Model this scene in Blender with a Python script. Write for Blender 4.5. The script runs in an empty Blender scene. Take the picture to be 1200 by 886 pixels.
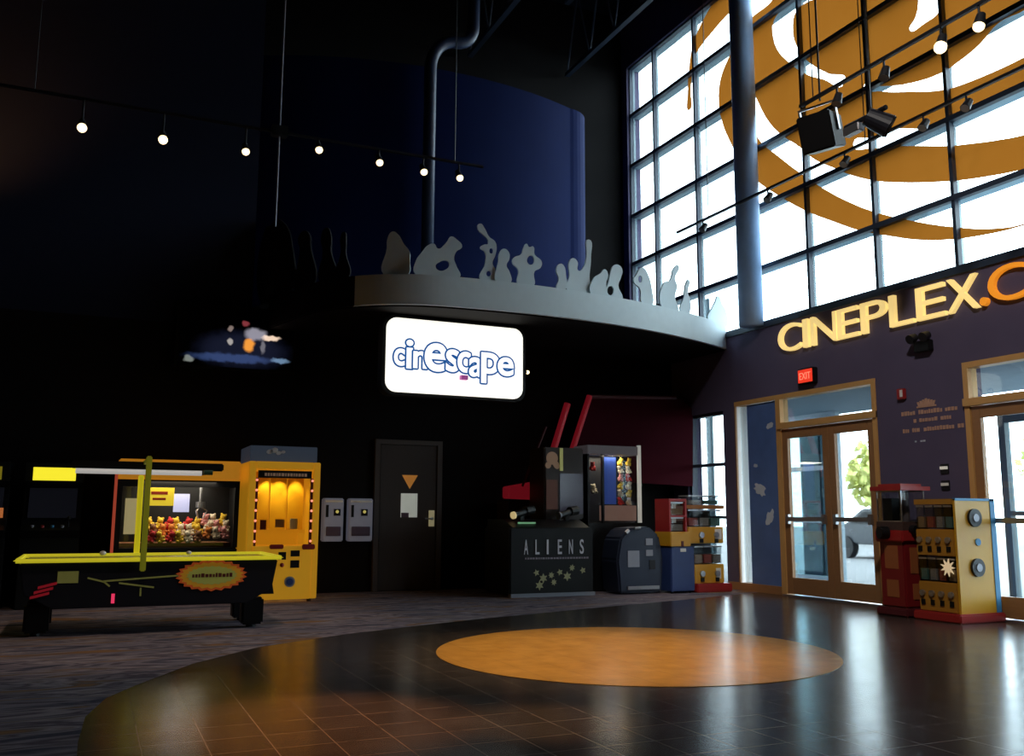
import bpy, bmesh, math, random
from mathutils import Vector, Matrix
random.seed(7)
C = bpy.context.scene.collection
SC = bpy.context.scene
PI = math.pi

# ------------------------------------------------------------------ camera, world, light, exposure
EYE = Vector((0, 0, 1.15)); FPX = 1084.0
PSI, PITCH, ROLL = math.radians(24.265), math.radians(8.475), math.radians(-0.249)
FWD = Vector((math.sin(PSI) * math.cos(PITCH), math.cos(PSI) * math.cos(PITCH), math.sin(PITCH)))
R0 = Vector((math.cos(PSI), -math.sin(PSI), 0)); U0 = R0.cross(FWD)
UP = U0 * math.cos(ROLL) + R0 * math.sin(ROLL); RT = R0 * math.cos(ROLL) - U0 * math.sin(ROLL)
cam = bpy.data.cameras.new('camera'); camo = bpy.data.objects.new('camera', cam); C.objects.link(camo)
m = Matrix((RT, UP, -FWD)).transposed().to_4x4(); m.translation = EYE; camo.matrix_world = m
cam.sensor_fit = 'HORIZONTAL'; cam.sensor_width = 36; cam.lens = FPX / 1200 * 36; cam.clip_end = 500
SC.camera = camo
SC.view_settings.view_transform = 'Standard'; SC.view_settings.look = 'None'
SC.view_settings.gamma = 1; SC.view_settings.use_curve_mapping = False
SC.view_settings.exposure = 0.0
SKY = 9.5
w = bpy.data.worlds.new('sky'); SC.world = w; w.use_nodes = True
bg = w.node_tree.nodes['Background']; bg.inputs[0].default_value = (0.78, 0.92, 1.0, 1); bg.inputs[1].default_value = SKY
SC.cycles.max_bounces = 8; SC.cycles.transparent_max_bounces = 12; SC.cycles.sample_clamp_indirect = 6
SC.cycles.caustics_reflective = False; SC.cycles.caustics_refractive = False

def lamp(kind, name, loc, energy, color=(1, 1, 1), size=.1, rot=None, spot=None, blend=.6):
    l = bpy.data.lights.new(name, kind); l.energy = energy; l.color = color
    if kind in ('POINT', 'SPOT'): l.shadow_soft_size = size
    if spot: l.spot_size = math.radians(spot); l.spot_blend = blend
    o = bpy.data.objects.new(name, l); C.objects.link(o); o.location = loc
    if rot is not None:
        o.rotation_euler = (Vector(rot) - Vector(loc)).to_track_quat('-Z', 'Y').to_euler()
    return o
def portal(name, loc, sx, sy):
    l = bpy.data.lights.new(name, 'AREA'); l.shape = 'RECTANGLE'; l.size = sx; l.size_y = sy; l.cycles.is_portal = True
    o = bpy.data.objects.new(name, l); C.objects.link(o); o.location = loc
    o.rotation_euler = (Vector((-1, 0, 0))).to_track_quat('-Z', 'Y').to_euler(); return o
portal('window_portal', (9.95, 10.95, 7.25), 9.0, 6.2)
portal('entrance_portal', (9.95, 9.0, 1.5), 9.3, 3.0)
WARM = (1.0, .62, .28)
lamp('SPOT', 'unseen_spot', (2.3, 4.6, 9.0), 4600, (1, .46, .17), .12, (1.25, 5.35, 0), 13, .7)
lamp('SPOT', 'unseen_spot', (3.2, 5.9, 9.5), 3200, (1, .72, .38), .12, (3.9, 7.0, 0), 26, .9)
lamp('SPOT', 'unseen_spot', (2.9, 4.4, 9.0), 2600, (1, .6, .25), .1, (2.42, 4.9, 0), 8, .9)  # added narrow pool on the floor in place of a lamp's reflection streak
lamp('SPOT', 'unseen_spot', (2.5, 2.5, 9.5), 1700, (1, .92, .85), .25, (9.5, 8.3, 1.9), 44)  # added fill for the facade, no fixture behind it
lamp('SPOT', 'unseen_spot', (.5, 6.5, 9.0), 560, (1, .72, .5), .15, (.6, 10.0, .3), 36)  # added to brighten the hockey table and the carpet around it
lamp('SPOT', 'unseen_spot', (5.6, 6.5, 9.0), 420, (1, .85, .7), .15, (8.3, 12.0, .6), 20)  # added weak fill for the candy machines in the corner
lamp('SPOT', 'wall_washer', (-2.3, 12.4, 5.4), 110, (1, .40, .10), .1, (-2.0, 14.0, 6.8), 95, .9)

# ------------------------------------------------------------------ materials
def mat(name, col, rough=.6, metal=0, emit=None, es=0, spec=.5, var=.12, scale=6, bump=0, alpha=1, coat=0, stretch=None):
    M = bpy.data.materials.new(name); M.use_nodes = True; nt = M.node_tree; N = nt.nodes; L = nt.links
    b = N['Principled BSDF']; b.inputs['Roughness'].default_value = rough; b.inputs['Metallic'].default_value = metal
    b.inputs['Specular IOR Level'].default_value = spec; b.inputs['Alpha'].default_value = alpha
    b.inputs['Coat Weight'].default_value = coat
    tc = N.new('ShaderNodeTexCoord'); nz = N.new('ShaderNodeTexNoise'); nz.inputs['Scale'].default_value = scale; nz.inputs['Detail'].default_value = 4
    src = tc.outputs['Object']
    if stretch:
        mp = N.new('ShaderNodeMapping'); mp.inputs['Scale'].default_value = stretch; L.new(src, mp.inputs[0]); src = mp.outputs[0]
    L.new(src, nz.inputs['Vector'])
    mx = N.new('ShaderNodeMix'); mx.data_type = 'RGBA'
    mx.inputs[6].default_value = tuple(c * (1 - var) for c in col) + (1,); mx.inputs[7].default_value = tuple(min(1, c * (1 + var)) for c in col) + (1,)
    L.new(nz.outputs['Fac'], mx.inputs[0]); L.new(mx.outputs[2], b.inputs['Base Color'])
    if emit: b.inputs['Emission Color'].default_value = tuple(emit) + (1,); b.inputs['Emission Strength'].default_value = es
    if bump:
        bp = N.new('ShaderNodeBump'); bp.inputs['Strength'].default_value = bump; bp.inputs['Distance'].default_value = .01
        L.new(nz.outputs['Fac'], bp.inputs['Height']); L.new(bp.outputs[0], b.inputs['Normal'])
    return M
def s2l(r, g, b): return tuple(((c / 255 / 12.92) if c <= 10 else ((c / 255 + .055) / 1.055) ** 2.4) for c in (r, g, b))

def glass_mat(name, tint=(.93, .97, .98), refl=.6):
    M = bpy.data.materials.new(name); M.use_nodes = True; nt = M.node_tree; N = nt.nodes; L = nt.links
    N.remove(N['Principled BSDF']); out = N['Material Output']
    t = N.new('ShaderNodeBsdfTransparent'); t.inputs[0].default_value = tint + (1,)
    g = N.new('ShaderNodeBsdfGlossy'); g.inputs['Roughness'].default_value = .02
    f = N.new('ShaderNodeFresnel'); f.inputs[0].default_value = 1.45
    mth = N.new('ShaderNodeMath'); mth.operation = 'MULTIPLY'; mth.inputs[1].default_value = refl; L.new(f.outputs[0], mth.inputs[0])
    mx = N.new('ShaderNodeMixShader'); L.new(mth.outputs[0], mx.inputs[0]); L.new(t.outputs[0], mx.inputs[1]); L.new(g.outputs[0], mx.inputs[2])
    L.new(mx.outputs[0], out.inputs[0]); return M
GLASS = glass_mat('clear_glass')

def film_mat():
    M = bpy.data.materials.new('orange_window_film'); M.use_nodes = True; nt = M.node_tree; N = nt.nodes; L = nt.links
    N.remove(N['Principled BSDF']); out = N['Material Output']
    tr = N.new('ShaderNodeBsdfTranslucent'); df = N.new('ShaderNodeBsdfDiffuse'); ad = N.new('ShaderNodeMixShader'); ad.inputs[0].default_value = .25
    tc = N.new('ShaderNodeTexCoord'); nz = N.new('ShaderNodeTexNoise'); nz.inputs['Scale'].default_value = 1.5; L.new(tc.outputs['Object'], nz.inputs['Vector'])
    mx = N.new('ShaderNodeMix'); mx.data_type = 'RGBA'; mx.inputs[6].default_value = (.170, .052, .005, 1); mx.inputs[7].default_value = (.20, .066, .008, 1)
    L.new(nz.outputs['Fac'], mx.inputs[0]); L.new(mx.outputs[2], tr.inputs[0]); df.inputs[0].default_value = (.3, .12, .02, 1)
    L.new(tr.outputs[0], ad.inputs[1]); L.new(df.outputs[0], ad.inputs[2]); L.new(ad.outputs[0], out.inputs[0]); return M
FILM = film_mat()

def tile_mat(name, c1, c2, grout, rough, size=.305, r2=.08, spec=.16):
    M = bpy.data.materials.new(name); M.use_nodes = True; nt = M.node_tree; N = nt.nodes; L = nt.links; b = N['Principled BSDF']
    tc = N.new('ShaderNodeTexCoord'); br = N.new('ShaderNodeTexBrick'); br.offset = 0; br.squash = 1
    br.inputs['Scale'].default_value = 1; br.inputs['Brick Width'].default_value = size; br.inputs['Row Height'].default_value = size
    br.inputs['Mortar Size'].default_value = .004; br.inputs['Mortar Smooth'].default_value = .3; br.inputs['Bias'].default_value = 0
    br.inputs['Color1'].default_value = c1 + (1,); br.inputs['Color2'].default_value = c2 + (1,); br.inputs['Mortar'].default_value = grout + (1,)
    L.new(tc.outputs['Object'], br.inputs['Vector'])
    nz = N.new('ShaderNodeTexNoise'); nz.inputs['Scale'].default_value = 5; nz.inputs['Detail'].default_value = 6; L.new(tc.outputs['Object'], nz.inputs['Vector'])
    mx = N.new('ShaderNodeMix'); mx.data_type = 'RGBA'; mx.blend_type = 'MULTIPLY'; mx.inputs[0].default_value = .5
    rp = N.new('ShaderNodeValToRGB'); rp.color_ramp.elements[0].color = (.55, .55, .55, 1); rp.color_ramp.elements[0].position = .3; rp.color_ramp.elements[1].position = .7
    L.new(nz.outputs['Fac'], rp.inputs[0]); L.new(br.outputs['Color'], mx.inputs[6]); L.new(rp.outputs[0], mx.inputs[7]); L.new(mx.outputs[2], b.inputs['Base Color'])
    mr = N.new('ShaderNodeMapRange'); mr.inputs['To Min'].default_value = rough; mr.inputs['To Max'].default_value = rough + r2
    L.new(nz.outputs['Fac'], mr.inputs['Value']); L.new(mr.outputs[0], b.inputs['Roughness'])
    bp = N.new('ShaderNodeBump'); bp.invert = True; bp.inputs['Strength'].default_value = .25; bp.inputs['Distance'].default_value = .003
    L.new(br.outputs['Fac'], bp.inputs['Height']); L.new(bp.outputs[0], b.inputs['Normal']); b.inputs['Specular IOR Level'].default_value = spec
    return M

def carpet_mat():
    M = bpy.data.materials.new('wavy_carpet'); M.use_nodes = True; nt = M.node_tree; N = nt.nodes; L = nt.links; b = N['Principled BSDF']
    tc = N.new('ShaderNodeTexCoord'); mp = N.new('ShaderNodeMapping'); mp.inputs['Scale'].default_value = (.55, 2.6, 1); mp.inputs['Rotation'].default_value = (0, 0, .42)
    L.new(tc.outputs['Object'], mp.inputs[0])
    nz = N.new('ShaderNodeTexNoise'); nz.inputs['Scale'].default_value = 1.6; nz.inputs['Detail'].default_value = 5; nz.inputs['Distortion'].default_value = 1.2; L.new(mp.outputs[0], nz.inputs['Vector'])
    rp = N.new('ShaderNodeValToRGB'); e = rp.color_ramp.elements
    e[0].position = .36; e[0].color = (.06, .055, .08, 1); e[1].position = .66; e[1].color = (.26, .13, .06, 1)
    for p, c in ((.44, (.24, .20, .23, 1)), (.49, (.08, .06, .08, 1)), (.55, (.30, .25, .27, 1)), (.60, (.14, .10, .09, 1))):
        q = e.new(p); q.color = c
    L.new(nz.outputs['Fac'], rp.inputs[0]); L.new(rp.outputs[0], b.inputs['Base Color']); b.inputs['Roughness'].default_value = .95; b.inputs['Specular IOR Level'].default_value = .1
    n2 = N.new('ShaderNodeTexNoise'); n2.inputs['Scale'].default_value = 300; L.new(tc.outputs['Object'], n2.inputs['Vector'])
    bp = N.new('ShaderNodeBump'); bp.inputs['Strength'].default_value = .4; bp.inputs['Distance'].default_value = .004; L.new(n2.outputs['Fac'], bp.inputs['Height']); L.new(bp.outputs[0], b.inputs['Normal'])
    return M

M = dict(
    tile=tile_mat('dark_tile', (.046, .034, .029), (.056, .042, .036), (.15, .115, .092), .17),
    inlay=tile_mat('amber_tile', (.58, .27, .05), (.62, .30, .06), (.45, .22, .05), .2),
    carpet=carpet_mat(),
    facade=mat('plum_paint', (.105, .088, .155), .75, spec=.25, scale=2),
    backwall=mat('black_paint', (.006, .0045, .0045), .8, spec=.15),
    drum=mat('navy_paint', (.006, .013, .068), .75, spec=.06, scale=2),
    ceil=mat('ceiling_black', (.010, .011, .016), .9, spec=.1),
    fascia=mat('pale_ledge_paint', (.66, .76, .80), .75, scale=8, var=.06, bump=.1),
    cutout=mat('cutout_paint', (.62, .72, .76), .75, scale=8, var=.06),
    navyframe=mat('navy_mullion', (.03, .045, .075), .45, spec=.5),
    colblue=mat('slate_column', (.36, .56, .9), .5),
    bronze=mat('bronze_frame', (.36, .18, .075), .4, metal=.1, stretch=(1, 1, 8)),
    gold=mat('gold_trim', (.68, .38, .13), .4, metal=.1),
    darkmetal=mat('dark_metal', (.015, .016, .02), .45, metal=.3),
    steel=mat('brushed_steel', (.45, .45, .47), .35, metal=.9),
    chrome=mat('chrome', (.8, .8, .82), .12, metal=1),
    black=mat('black_plastic', (.006, .006, .0068), .45, spec=.3),
    blackblue=mat('blue_black_panel', (.008, .009, .015), .45, spec=.35),
    yellow=mat('yellow_paint', (.62, .33, .02), .4, var=.05),
    lime=mat('lime_rail', (.55, .50, .03), .35, var=.05, emit=(.75, .66, .03), es=.42),
    orange=mat('orange_panel', (.60, .22, .02), .45, emit=(.9, .35, .02), es=.30),
    glowyellow=mat('yellow_paint_glow', (.62, .33, .02), .4, var=.05, emit=(.8, .36, .015), es=.30),  # yellow paint with an added glow to brighten the cabinet
    red=mat('red_paint', (.35, .02, .02), .4),
    darkred=mat('dark_red_panel', (.10, .012, .016), .55),
    redbeam=mat('red_tube', (.35, .012, .022), .4, emit=(.6, .02, .04), es=.14),  # slight emission added to lift the red out of the dark
    white=mat('white_plastic', (.75, .75, .73), .4),
    grey=mat('grey_box', (.30, .31, .36), .45, metal=.3),
    paper=mat('paper', (.75, .73, .68), .9, emit=(.8, .78, .7), es=.02),
    blue=mat('blue_panel', (.03, .06, .20), .45),
    skyblue=mat('blue_edge', (.05, .25, .5), .5),
    brownwood=mat('dark_door', (.045, .030, .024), .6, stretch=(6, 6, .5)),
    warmglow=mat('warm_bulb', (1, .8, .5), .5, emit=(1, .74, .40), es=2.6),
    letteryellow=mat('yellow_letter', (.80, .60, .20), .45, var=.04, emit=(1, .72, .26), es=.8),
    letterorange=mat('orange_letter', (.75, .27, .02), .45, var=.04, emit=(1, .33, .02), es=.6),
    stone=mat('pale_concrete', (.45, .46, .48), .85, bump=.2),
    asphalt=mat('pale_paving', (.15, .155, .16), .9, bump=.2),
)
# ------------------------------------------------------------------ helpers
def pxray(px, py): return FWD + RT * ((px - 600) / FPX) - UP * ((py - 443) / FPX)
def meet(px, py, pt, n):
    d = pxray(px, py); n = Vector(n); return EYE + d * ((Vector(pt) - EYE).dot(n) / d.dot(n))

class MB:
    def __init__(s): s.bm = bmesh.new()
    def box(s, a, b, rz=0, piv=None, M4=None):
        x0, y0, z0 = a; x1, y1, z1 = b
        vs = [Vector((x, y, z)) for x in (x0, x1) for y in (y0, y1) for z in (z0, z1)]
        if rz:
            p = Vector(piv) if piv else Vector(((x0 + x1) / 2, (y0 + y1) / 2, 0)); R = Matrix.Rotation(rz, 3, 'Z'); vs = [R @ (v - p) + p for v in vs]
        if M4 is not None: vs = [M4 @ v for v in vs]
        v = [s.bm.verts.new(q) for q in vs]
        for f in ((0, 1, 3, 2), (4, 6, 7, 5), (0, 4, 5, 1), (2, 3, 7, 6), (0, 2, 6, 4), (1, 5, 7, 3)): s.bm.faces.new([v[i] for i in f])
        return s
    def cyl(s, p0, p1, r0, r1=None, n=16, cap=True):
        p0, p1 = Vector(p0), Vector(p1); r1 = r0 if r1 is None else r1; d = (p1 - p0).normalized()
        a = d.orthogonal().normalized(); b = d.cross(a)
        A = []; B = []
        for i in range(n):
            t = 2 * PI * i / n; o = a * math.cos(t) + b * math.sin(t); A.append(s.bm.verts.new(p0 + o * r0)); B.append(s.bm.verts.new(p1 + o * r1))
        for i in range(n): s.bm.faces.new((A[i], A[(i + 1) % n], B[(i + 1) % n], B[i]))
        if cap: s.bm.faces.new(A[::-1]); s.bm.faces.new(B)
        return s
    def tube(s, pts, r, n=10):
        pts = [Vector(p) for p in pts]; rings = []
        for i, p in enumerate(pts):
            d = (pts[min(i + 1, len(pts) - 1)] - pts[max(i - 1, 0)]).normalized()
            ref = Vector((0.13, .9, .37)); a = (ref - d * ref.dot(d)).normalized(); b = d.cross(a)
            rings.append([s.bm.verts.new(p + (a * math.cos(2 * PI * k / n) + b * math.sin(2 * PI * k / n)) * r) for k in range(n)])
        for A, B in zip(rings, rings[1:]):
            for k in range(n): s.bm.faces.new((A[k], A[(k + 1) % n], B[(k + 1) % n], B[k]))
        s.bm.faces.new(rings[0][::-1]); s.bm.faces.new(rings[-1]); return s
    def ball(s, c, r, sc=(1, 1, 1), n=12):
        bmesh.ops.create_uvsphere(s.bm, u_segments=n, v_segments=max(6, n * 2 // 3), radius=r, matrix=Matrix.Translation(c) @ Matrix.Diagonal((*sc, 1))); return s
    def prism(s, pts, off):                                # closed 3-D outline swept by a vector
        off = Vector(off); A = [s.bm.verts.new(p) for p in pts]; B = [s.bm.verts.new(Vector(p) + off) for p in pts]; n = len(pts)
        s.bm.faces.new(A[::-1]); s.bm.faces.new(B)
        for i in range(n): s.bm.faces.new((A[i], A[(i + 1) % n], B[(i + 1) % n], B[i]))
        return s
    def lathe(s, c, prof, n=20):
        c = Vector(c); rings = [[s.bm.verts.new(c + Vector((r * math.cos(2 * PI * k / n), r * math.sin(2 * PI * k / n), z))) for k in range(n)] for r, z in prof]
        for A, B in zip(rings, rings[1:]):
            for k in range(n): s.bm.faces.new((A[k], A[(k + 1) % n], B[(k + 1) % n], B[k]))
        s.bm.faces.new(rings[0][::-1]); s.bm.faces.new(rings[-1]); return s
    def mesh2d(s, me, fn):
        v = [s.bm.verts.new(fn(q)) for q in me[0]]
        for f in me[1]:
            try: s.bm.faces.new([v[i] for i in f])
            except ValueError: pass
        return s
    def build(s, name, m, parent=None, bevel=0, smooth=False, base=None):
        bmesh.ops.recalc_face_normals(s.bm, faces=s.bm.faces)
        if bevel: bmesh.ops.bevel(s.bm, geom=list(s.bm.edges), offset=bevel, segments=2, affect='EDGES', clamp_overlap=True)
        if base is None:
            if parent: 
                root = parent
                base = Vector(root.location)
                while root.parent: root = root.parent; base = Vector(root.location)
            else:
                co = [v.co for v in s.bm.verts]
                base = Vector(((min(c.x for c in co) + max(c.x for c in co)) / 2, (min(c.y for c in co) + max(c.y for c in co)) / 2, min(c.z for c in co)))
        bmesh.ops.translate(s.bm, verts=s.bm.verts, vec=-Vector(base))
        me = bpy.data.meshes.new(name); s.bm.to_mesh(me); s.bm.free()
        for k in (m if isinstance(m, (list, tuple)) else [m]): me.materials.append(k)
        if smooth:
            for p in me.polygons: p.use_smooth = True
        o = bpy.data.objects.new(name, me); C.objects.link(o)
        if parent: o.parent = parent
        else: o.location = base
        return o
def tag(o, label=None, cat=None, group=None, kind=None):
    if label: o['label'] = label
    if cat: o['category'] = cat
    if group: o['group'] = group
    if kind: o['kind'] = kind
    return o
def thing(name, label, cat, loc, group=None):
    o = bpy.data.objects.new(name, None); o.empty_display_size = .1; C.objects.link(o); o.location = loc; return tag(o, label, cat, group)
def struct(name, mb, m, **k):
    o = mb.build(name, m, base=(0, 0, 0), **k); o['kind'] = 'structure'; return o
def bx(*boxes):
    b = MB()
    for a in boxes: b.box(*a)
    return b
def copy_tree(o, loc=None, label=None, parent=None):
    c = o.copy(); C.objects.link(c)
    if parent: c.parent = parent
    if loc is not None: c.location = loc
    if label: c['label'] = label
    for ch in list(o.children): copy_tree(ch, parent=c)
    return c
def flat(splines, depth=.01, bez=False):                    # 2-D outlines (with holes) filled and given thickness; centred on z = 0
    cu = bpy.data.curves.new('outline', 'CURVE'); cu.dimensions = '2D'; cu.fill_mode = 'BOTH'; cu.extrude = depth / 2; cu.resolution_u = 6
    for sp in splines:
        if bez:
            s = cu.splines.new('BEZIER'); s.bezier_points.add(len(sp) - 1)
            for bp, (x, y) in zip(s.bezier_points, sp): bp.co = (x, y, 0); bp.handle_left_type = bp.handle_right_type = 'AUTO'
        else:
            s = cu.splines.new('POLY'); s.points.add(len(sp) - 1)
            for p, (x, y) in zip(s.points, sp): p.co = (x, y, 0, 1)
        s.use_cyclic_u = True
    return _eval(cu)
def _eval(cu):
    o = bpy.data.objects.new('outline', cu); C.objects.link(o); dg = bpy.context.evaluated_depsgraph_get(); dg.update()
    me = o.evaluated_get(dg).to_mesh(); r = ([v.co.copy() for v in me.vertices], [list(p.vertices) for p in me.polygons])
    o.evaluated_get(dg).to_mesh_clear(); bpy.data.objects.remove(o); bpy.data.curves.remove(cu); return r
def glyphs(text, depth=.02, offset=0, size=1, spacing=1):
    cu = bpy.data.curves.new('outline', 'FONT'); cu.body = text; cu.size = size; cu.extrude = depth / 2; cu.offset = offset; cu.space_character = spacing; cu.resolution_u = 6
    return _eval(cu)
def bounds(me): 
    xs = [v.x for v in me[0]]; ys = [v.y for v in me[0]]; return min(xs), max(xs), min(ys), max(ys)
def put_text(mb, text, p0, xd, w_, h_, zd=(0, 0, 1), depth=.01, offset=0, spacing=1):   # text fitted to a w x h rectangle whose lower-left corner is p0
    me = glyphs(text, 1, offset, 1, spacing); x0, x1, y0, y1 = bounds(me); xd = Vector(xd); zd = Vector(zd); n = xd.cross(zd); p0 = Vector(p0)
    return mb.mesh2d(me, lambda q: p0 + xd * ((q.x - x0) / (x1 - x0) * w_) + zd * ((q.y - y0) / (y1 - y0) * h_) + n * (q.z * depth))

# ------------------------------------------------------------------ the setting
XF = 9.5
TC = [(1.5, -4), (.8, 0), (.3, 2), (.08, 4), (.018, 5.1), (.019, 5.4), (.052, 6.05), (.17, 6.6), (.36, 7.0), (.8, 7.81), (1.417, 8.55), (2.317, 9.12), (3.107, 9.5), (4.07, 9.9),
      (4.9, 10.18), (5.964, 10.55), (7.62, 11.08), (8.41, 11.36), (9.8, 11.85)]
tile = [Vector((x, y, -.05)) for x, y in TC] + [Vector((9.8, -4, -.05))]
struct('floor', MB().prism(tile, (0, 0, .05)), M['tile'])
carp = [Vector((x, y, -.05)) for x, y in TC][::-1] + [Vector((-9, -4, -.05)), Vector((-9, 15.8, -.05)), Vector((9.8, 15.8, -.05))]
struct('floor_carpet', MB().prism(carp, (0, 0, .05)), M['carpet'])
dc, dr = Vector((4.358, 7.082, 0)), 1.703
struct('floor_inlay', MB().prism([dc + Vector((dr * math.cos(2 * PI * i / 96), dr * math.sin(2 * PI * i / 96), .0005)) for i in range(96)], (0, 0, .003)), M['inlay'])

# facade (right wall): openings at the entrance and the tall window
f = MB()
X0, X1 = XF, XF + .3
SILL, HEAD = 4.19, 10.3
f.box((X0, -4, 3.0), (X1, 15.8, SILL - .05))
f.box((X0, -4, HEAD), (X1, 15.8, 11.6)); f.box((X0, -4, SILL - .05), (X1, 6.55, HEAD)); f.box((X0, 15.4, SILL - .05), (X1, 15.8, HEAD))  # near window bays out of view are walled up to cut the daylight
for y0, y1 in ((-4, 4.4), (7.82, 9.2), (12.2, 12.52), (13.56, 15.8)): f.box((X0, y0, 0), (X1, y1, 3.0))
f.box((X0, 12.52, 2.9), (X1, 13.56, 3.0))
struct('wall_right', f, M['facade'])
struct('ceiling', bx(((-9, -4, 11.5), (9.8, 15.8, 11.6))), M['ceil'])
struct('wall_left', bx(((-9.2, -4, 0), (-9, 15.8, 11.5))), M['backwall'])
struct('wall_rear', bx(((-9, -4.2, 0), (9.8, -4, 11.5))), M['backwall'])
struct('wall_back', bx(((-9, 14.0, 0), (XF, 14.2, 3.9)), ((1.9, 15.6, 3.9), (XF, 15.8, 11.5))), M['backwall'])

struct('wall_back_upper', bx(((-9, 14.0, 3.9), (2.02, 15.8, 11.5))), mat('dark_navy_paint', (.010, .014, .034), .8, spec=.2))
# big window frame, panes
fr = MB(); gl = MB(); fo = MB()
rows = [SILL, 5.1, 6.13, 7.12, 8.18, 9.25, HEAD]
cols = [6.55, 7.85, 9.13, 10.44, 11.75, 13.19, 14.53, 15.4]
for z in rows:
    fr.box((XF + .05, 6.55, z - .035), (XF + .13, 15.4, z + .035)); fo.box((XF + .14, 6.55, z - .03), (XF + .30, 15.4, z + .025))
for y in cols:
    fr.box((XF + .06, y - .025, SILL), (XF + .13, y + .025, HEAD)); fo.box((XF + .14, y - .018, SILL), (XF + .18, y + .018, HEAD))
struct('window_1', fr, M['navyframe']); struct('window_fins', fo, mat('pale_fin', (.34, .44, .48), .5))
gl.box((XF + .131, 6.55, SILL), (XF + .139, 15.4, HEAD))
struct('window_glass', gl, GLASS)
struct('trim_1', bx(((XF - .03, -4, SILL - .09), (XF + .06, 15.4, SILL - .02))), M['navyframe'])
struct('baseboard_right', bx(((XF - .012, 7.82, 0), (XF, 9.2, .12)), ((XF - .012, 12.2, 0), (XF, 12.5, .12)), ((XF - .012, -4, 0), (XF, 4.4, .12))), M['bronze'])

# round column in front of the glass
col = MB().lathe((XF - .16, 11.52, SILL - .06), [(.19, 0), (.19, 7.2)], 28)
struct('column', col, M['colblue'], smooth=True)

# curved ledge and the navy drum above it
RC = Vector((5.2, 20.51, 0)); RL = 9.2; RD = 6.72
def arc(R, x):
    return RC.y - math.sqrt(R * R - (x - RC.x) ** 2)
lpts = [Vector((x, arc(RL, x), 0)) for x in [9.5 - i * (9.5 - 4.15) / 36 for i in range(37)]]
ang = math.asin((5.2 - 4.15) / RL); p = lpts[-1].copy()
def walk(length, turn, n):
    global ang, p
    for i in range(n):
        ang += turn / n / 2; p = p + Vector((-math.cos(ang), math.sin(ang), 0)) * (length / n); ang += turn / n / 2; lpts.append(p.copy())
A75 = math.radians(76)
walk(1.9 * (A75 - ang), A75 - ang, 24); walk((15.6 - p.y) / math.sin(A75), 0, 10)
LZ0, LZ1 = 3.92, 4.33
def band(pts, th, z0, z1):
    b = MB(); n = len(pts)
    V = [[b.bm.verts.new((p.x, p.y + d, z)) for d, z in ((0, z0), (0, z1), (th, z1), (th, z0))] for p in pts]
    for A, B in zip(V, V[1:]):
        for k in range(4): b.bm.faces.new((A[k], A[(k + 1) % 4], B[(k + 1) % 4], B[k]))
    b.bm.faces.new(V[0]); b.bm.faces.new(V[-1][::-1]); return b
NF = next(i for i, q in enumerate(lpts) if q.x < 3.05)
struct('trim_ledge', band(lpts[:NF + 1], .06, LZ0, LZ1), M['fascia']); struct('trim_flank', band(lpts[NF:], .06, LZ0, LZ1), M['backwall'])  # black on the flank stands in for shade on the turned-back end
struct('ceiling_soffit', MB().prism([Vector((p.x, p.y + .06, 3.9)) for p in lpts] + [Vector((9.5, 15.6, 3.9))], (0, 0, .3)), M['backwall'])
dx = [2.03 + i * (7.55 - 2.03) / 40 for i in range(41)]
dp = [Vector((x, arc(RD, x), 0)) for x in dx]
e = dp[-1]; cr = .55; cx_, cy_ = e.x - .02, e.y + cr
for i in range(1, 11):
    t = -PI / 2 + i / 10 * PI * .55; dp.append(Vector((cx_ + cr * math.cos(t), cy_ + cr * math.sin(t), 0)))
dp.append(Vector((dp[-1].x - .05, 15.6, 0)))
struct('wall_drum', MB().prism([Vector((p.x, p.y, 4.2)) for p in dp] + [Vector((2.03, 15.6, 4.2))], (0, 0, 4.35)), M['drum'])

# ------------------------------------------------------------------ entrance: narrow window, sidelight, doors
def frame_rect(b, y0, y1, z0, z1, t, x0, x1):
    b.box((x0, y0, z0), (x1, y0 + t, z1)); b.box((x0, y1 - t, z0), (x1, y1, z1)); b.box((x0, y0 + t, z1 - t), (x1, y1 - t, z1)); b.box((x0, y0 + t, z0), (x1, y1 - t, z0 + t)); return b
nw = frame_rect(MB(), 12.52, 13.56, 0, 2.9, .05, XF + .05, XF + .17)
for z in (1.14, 2.02): nw.box((XF + .06, 12.57, z - .025), (XF + .16, 13.51, z + .025))
struct('window_2', nw, M['navyframe'])
struct('window_glass_2', bx(((XF + .105, 12.56, .05), (XF + .115, 13.52, 2.86))), GLASS)

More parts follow.
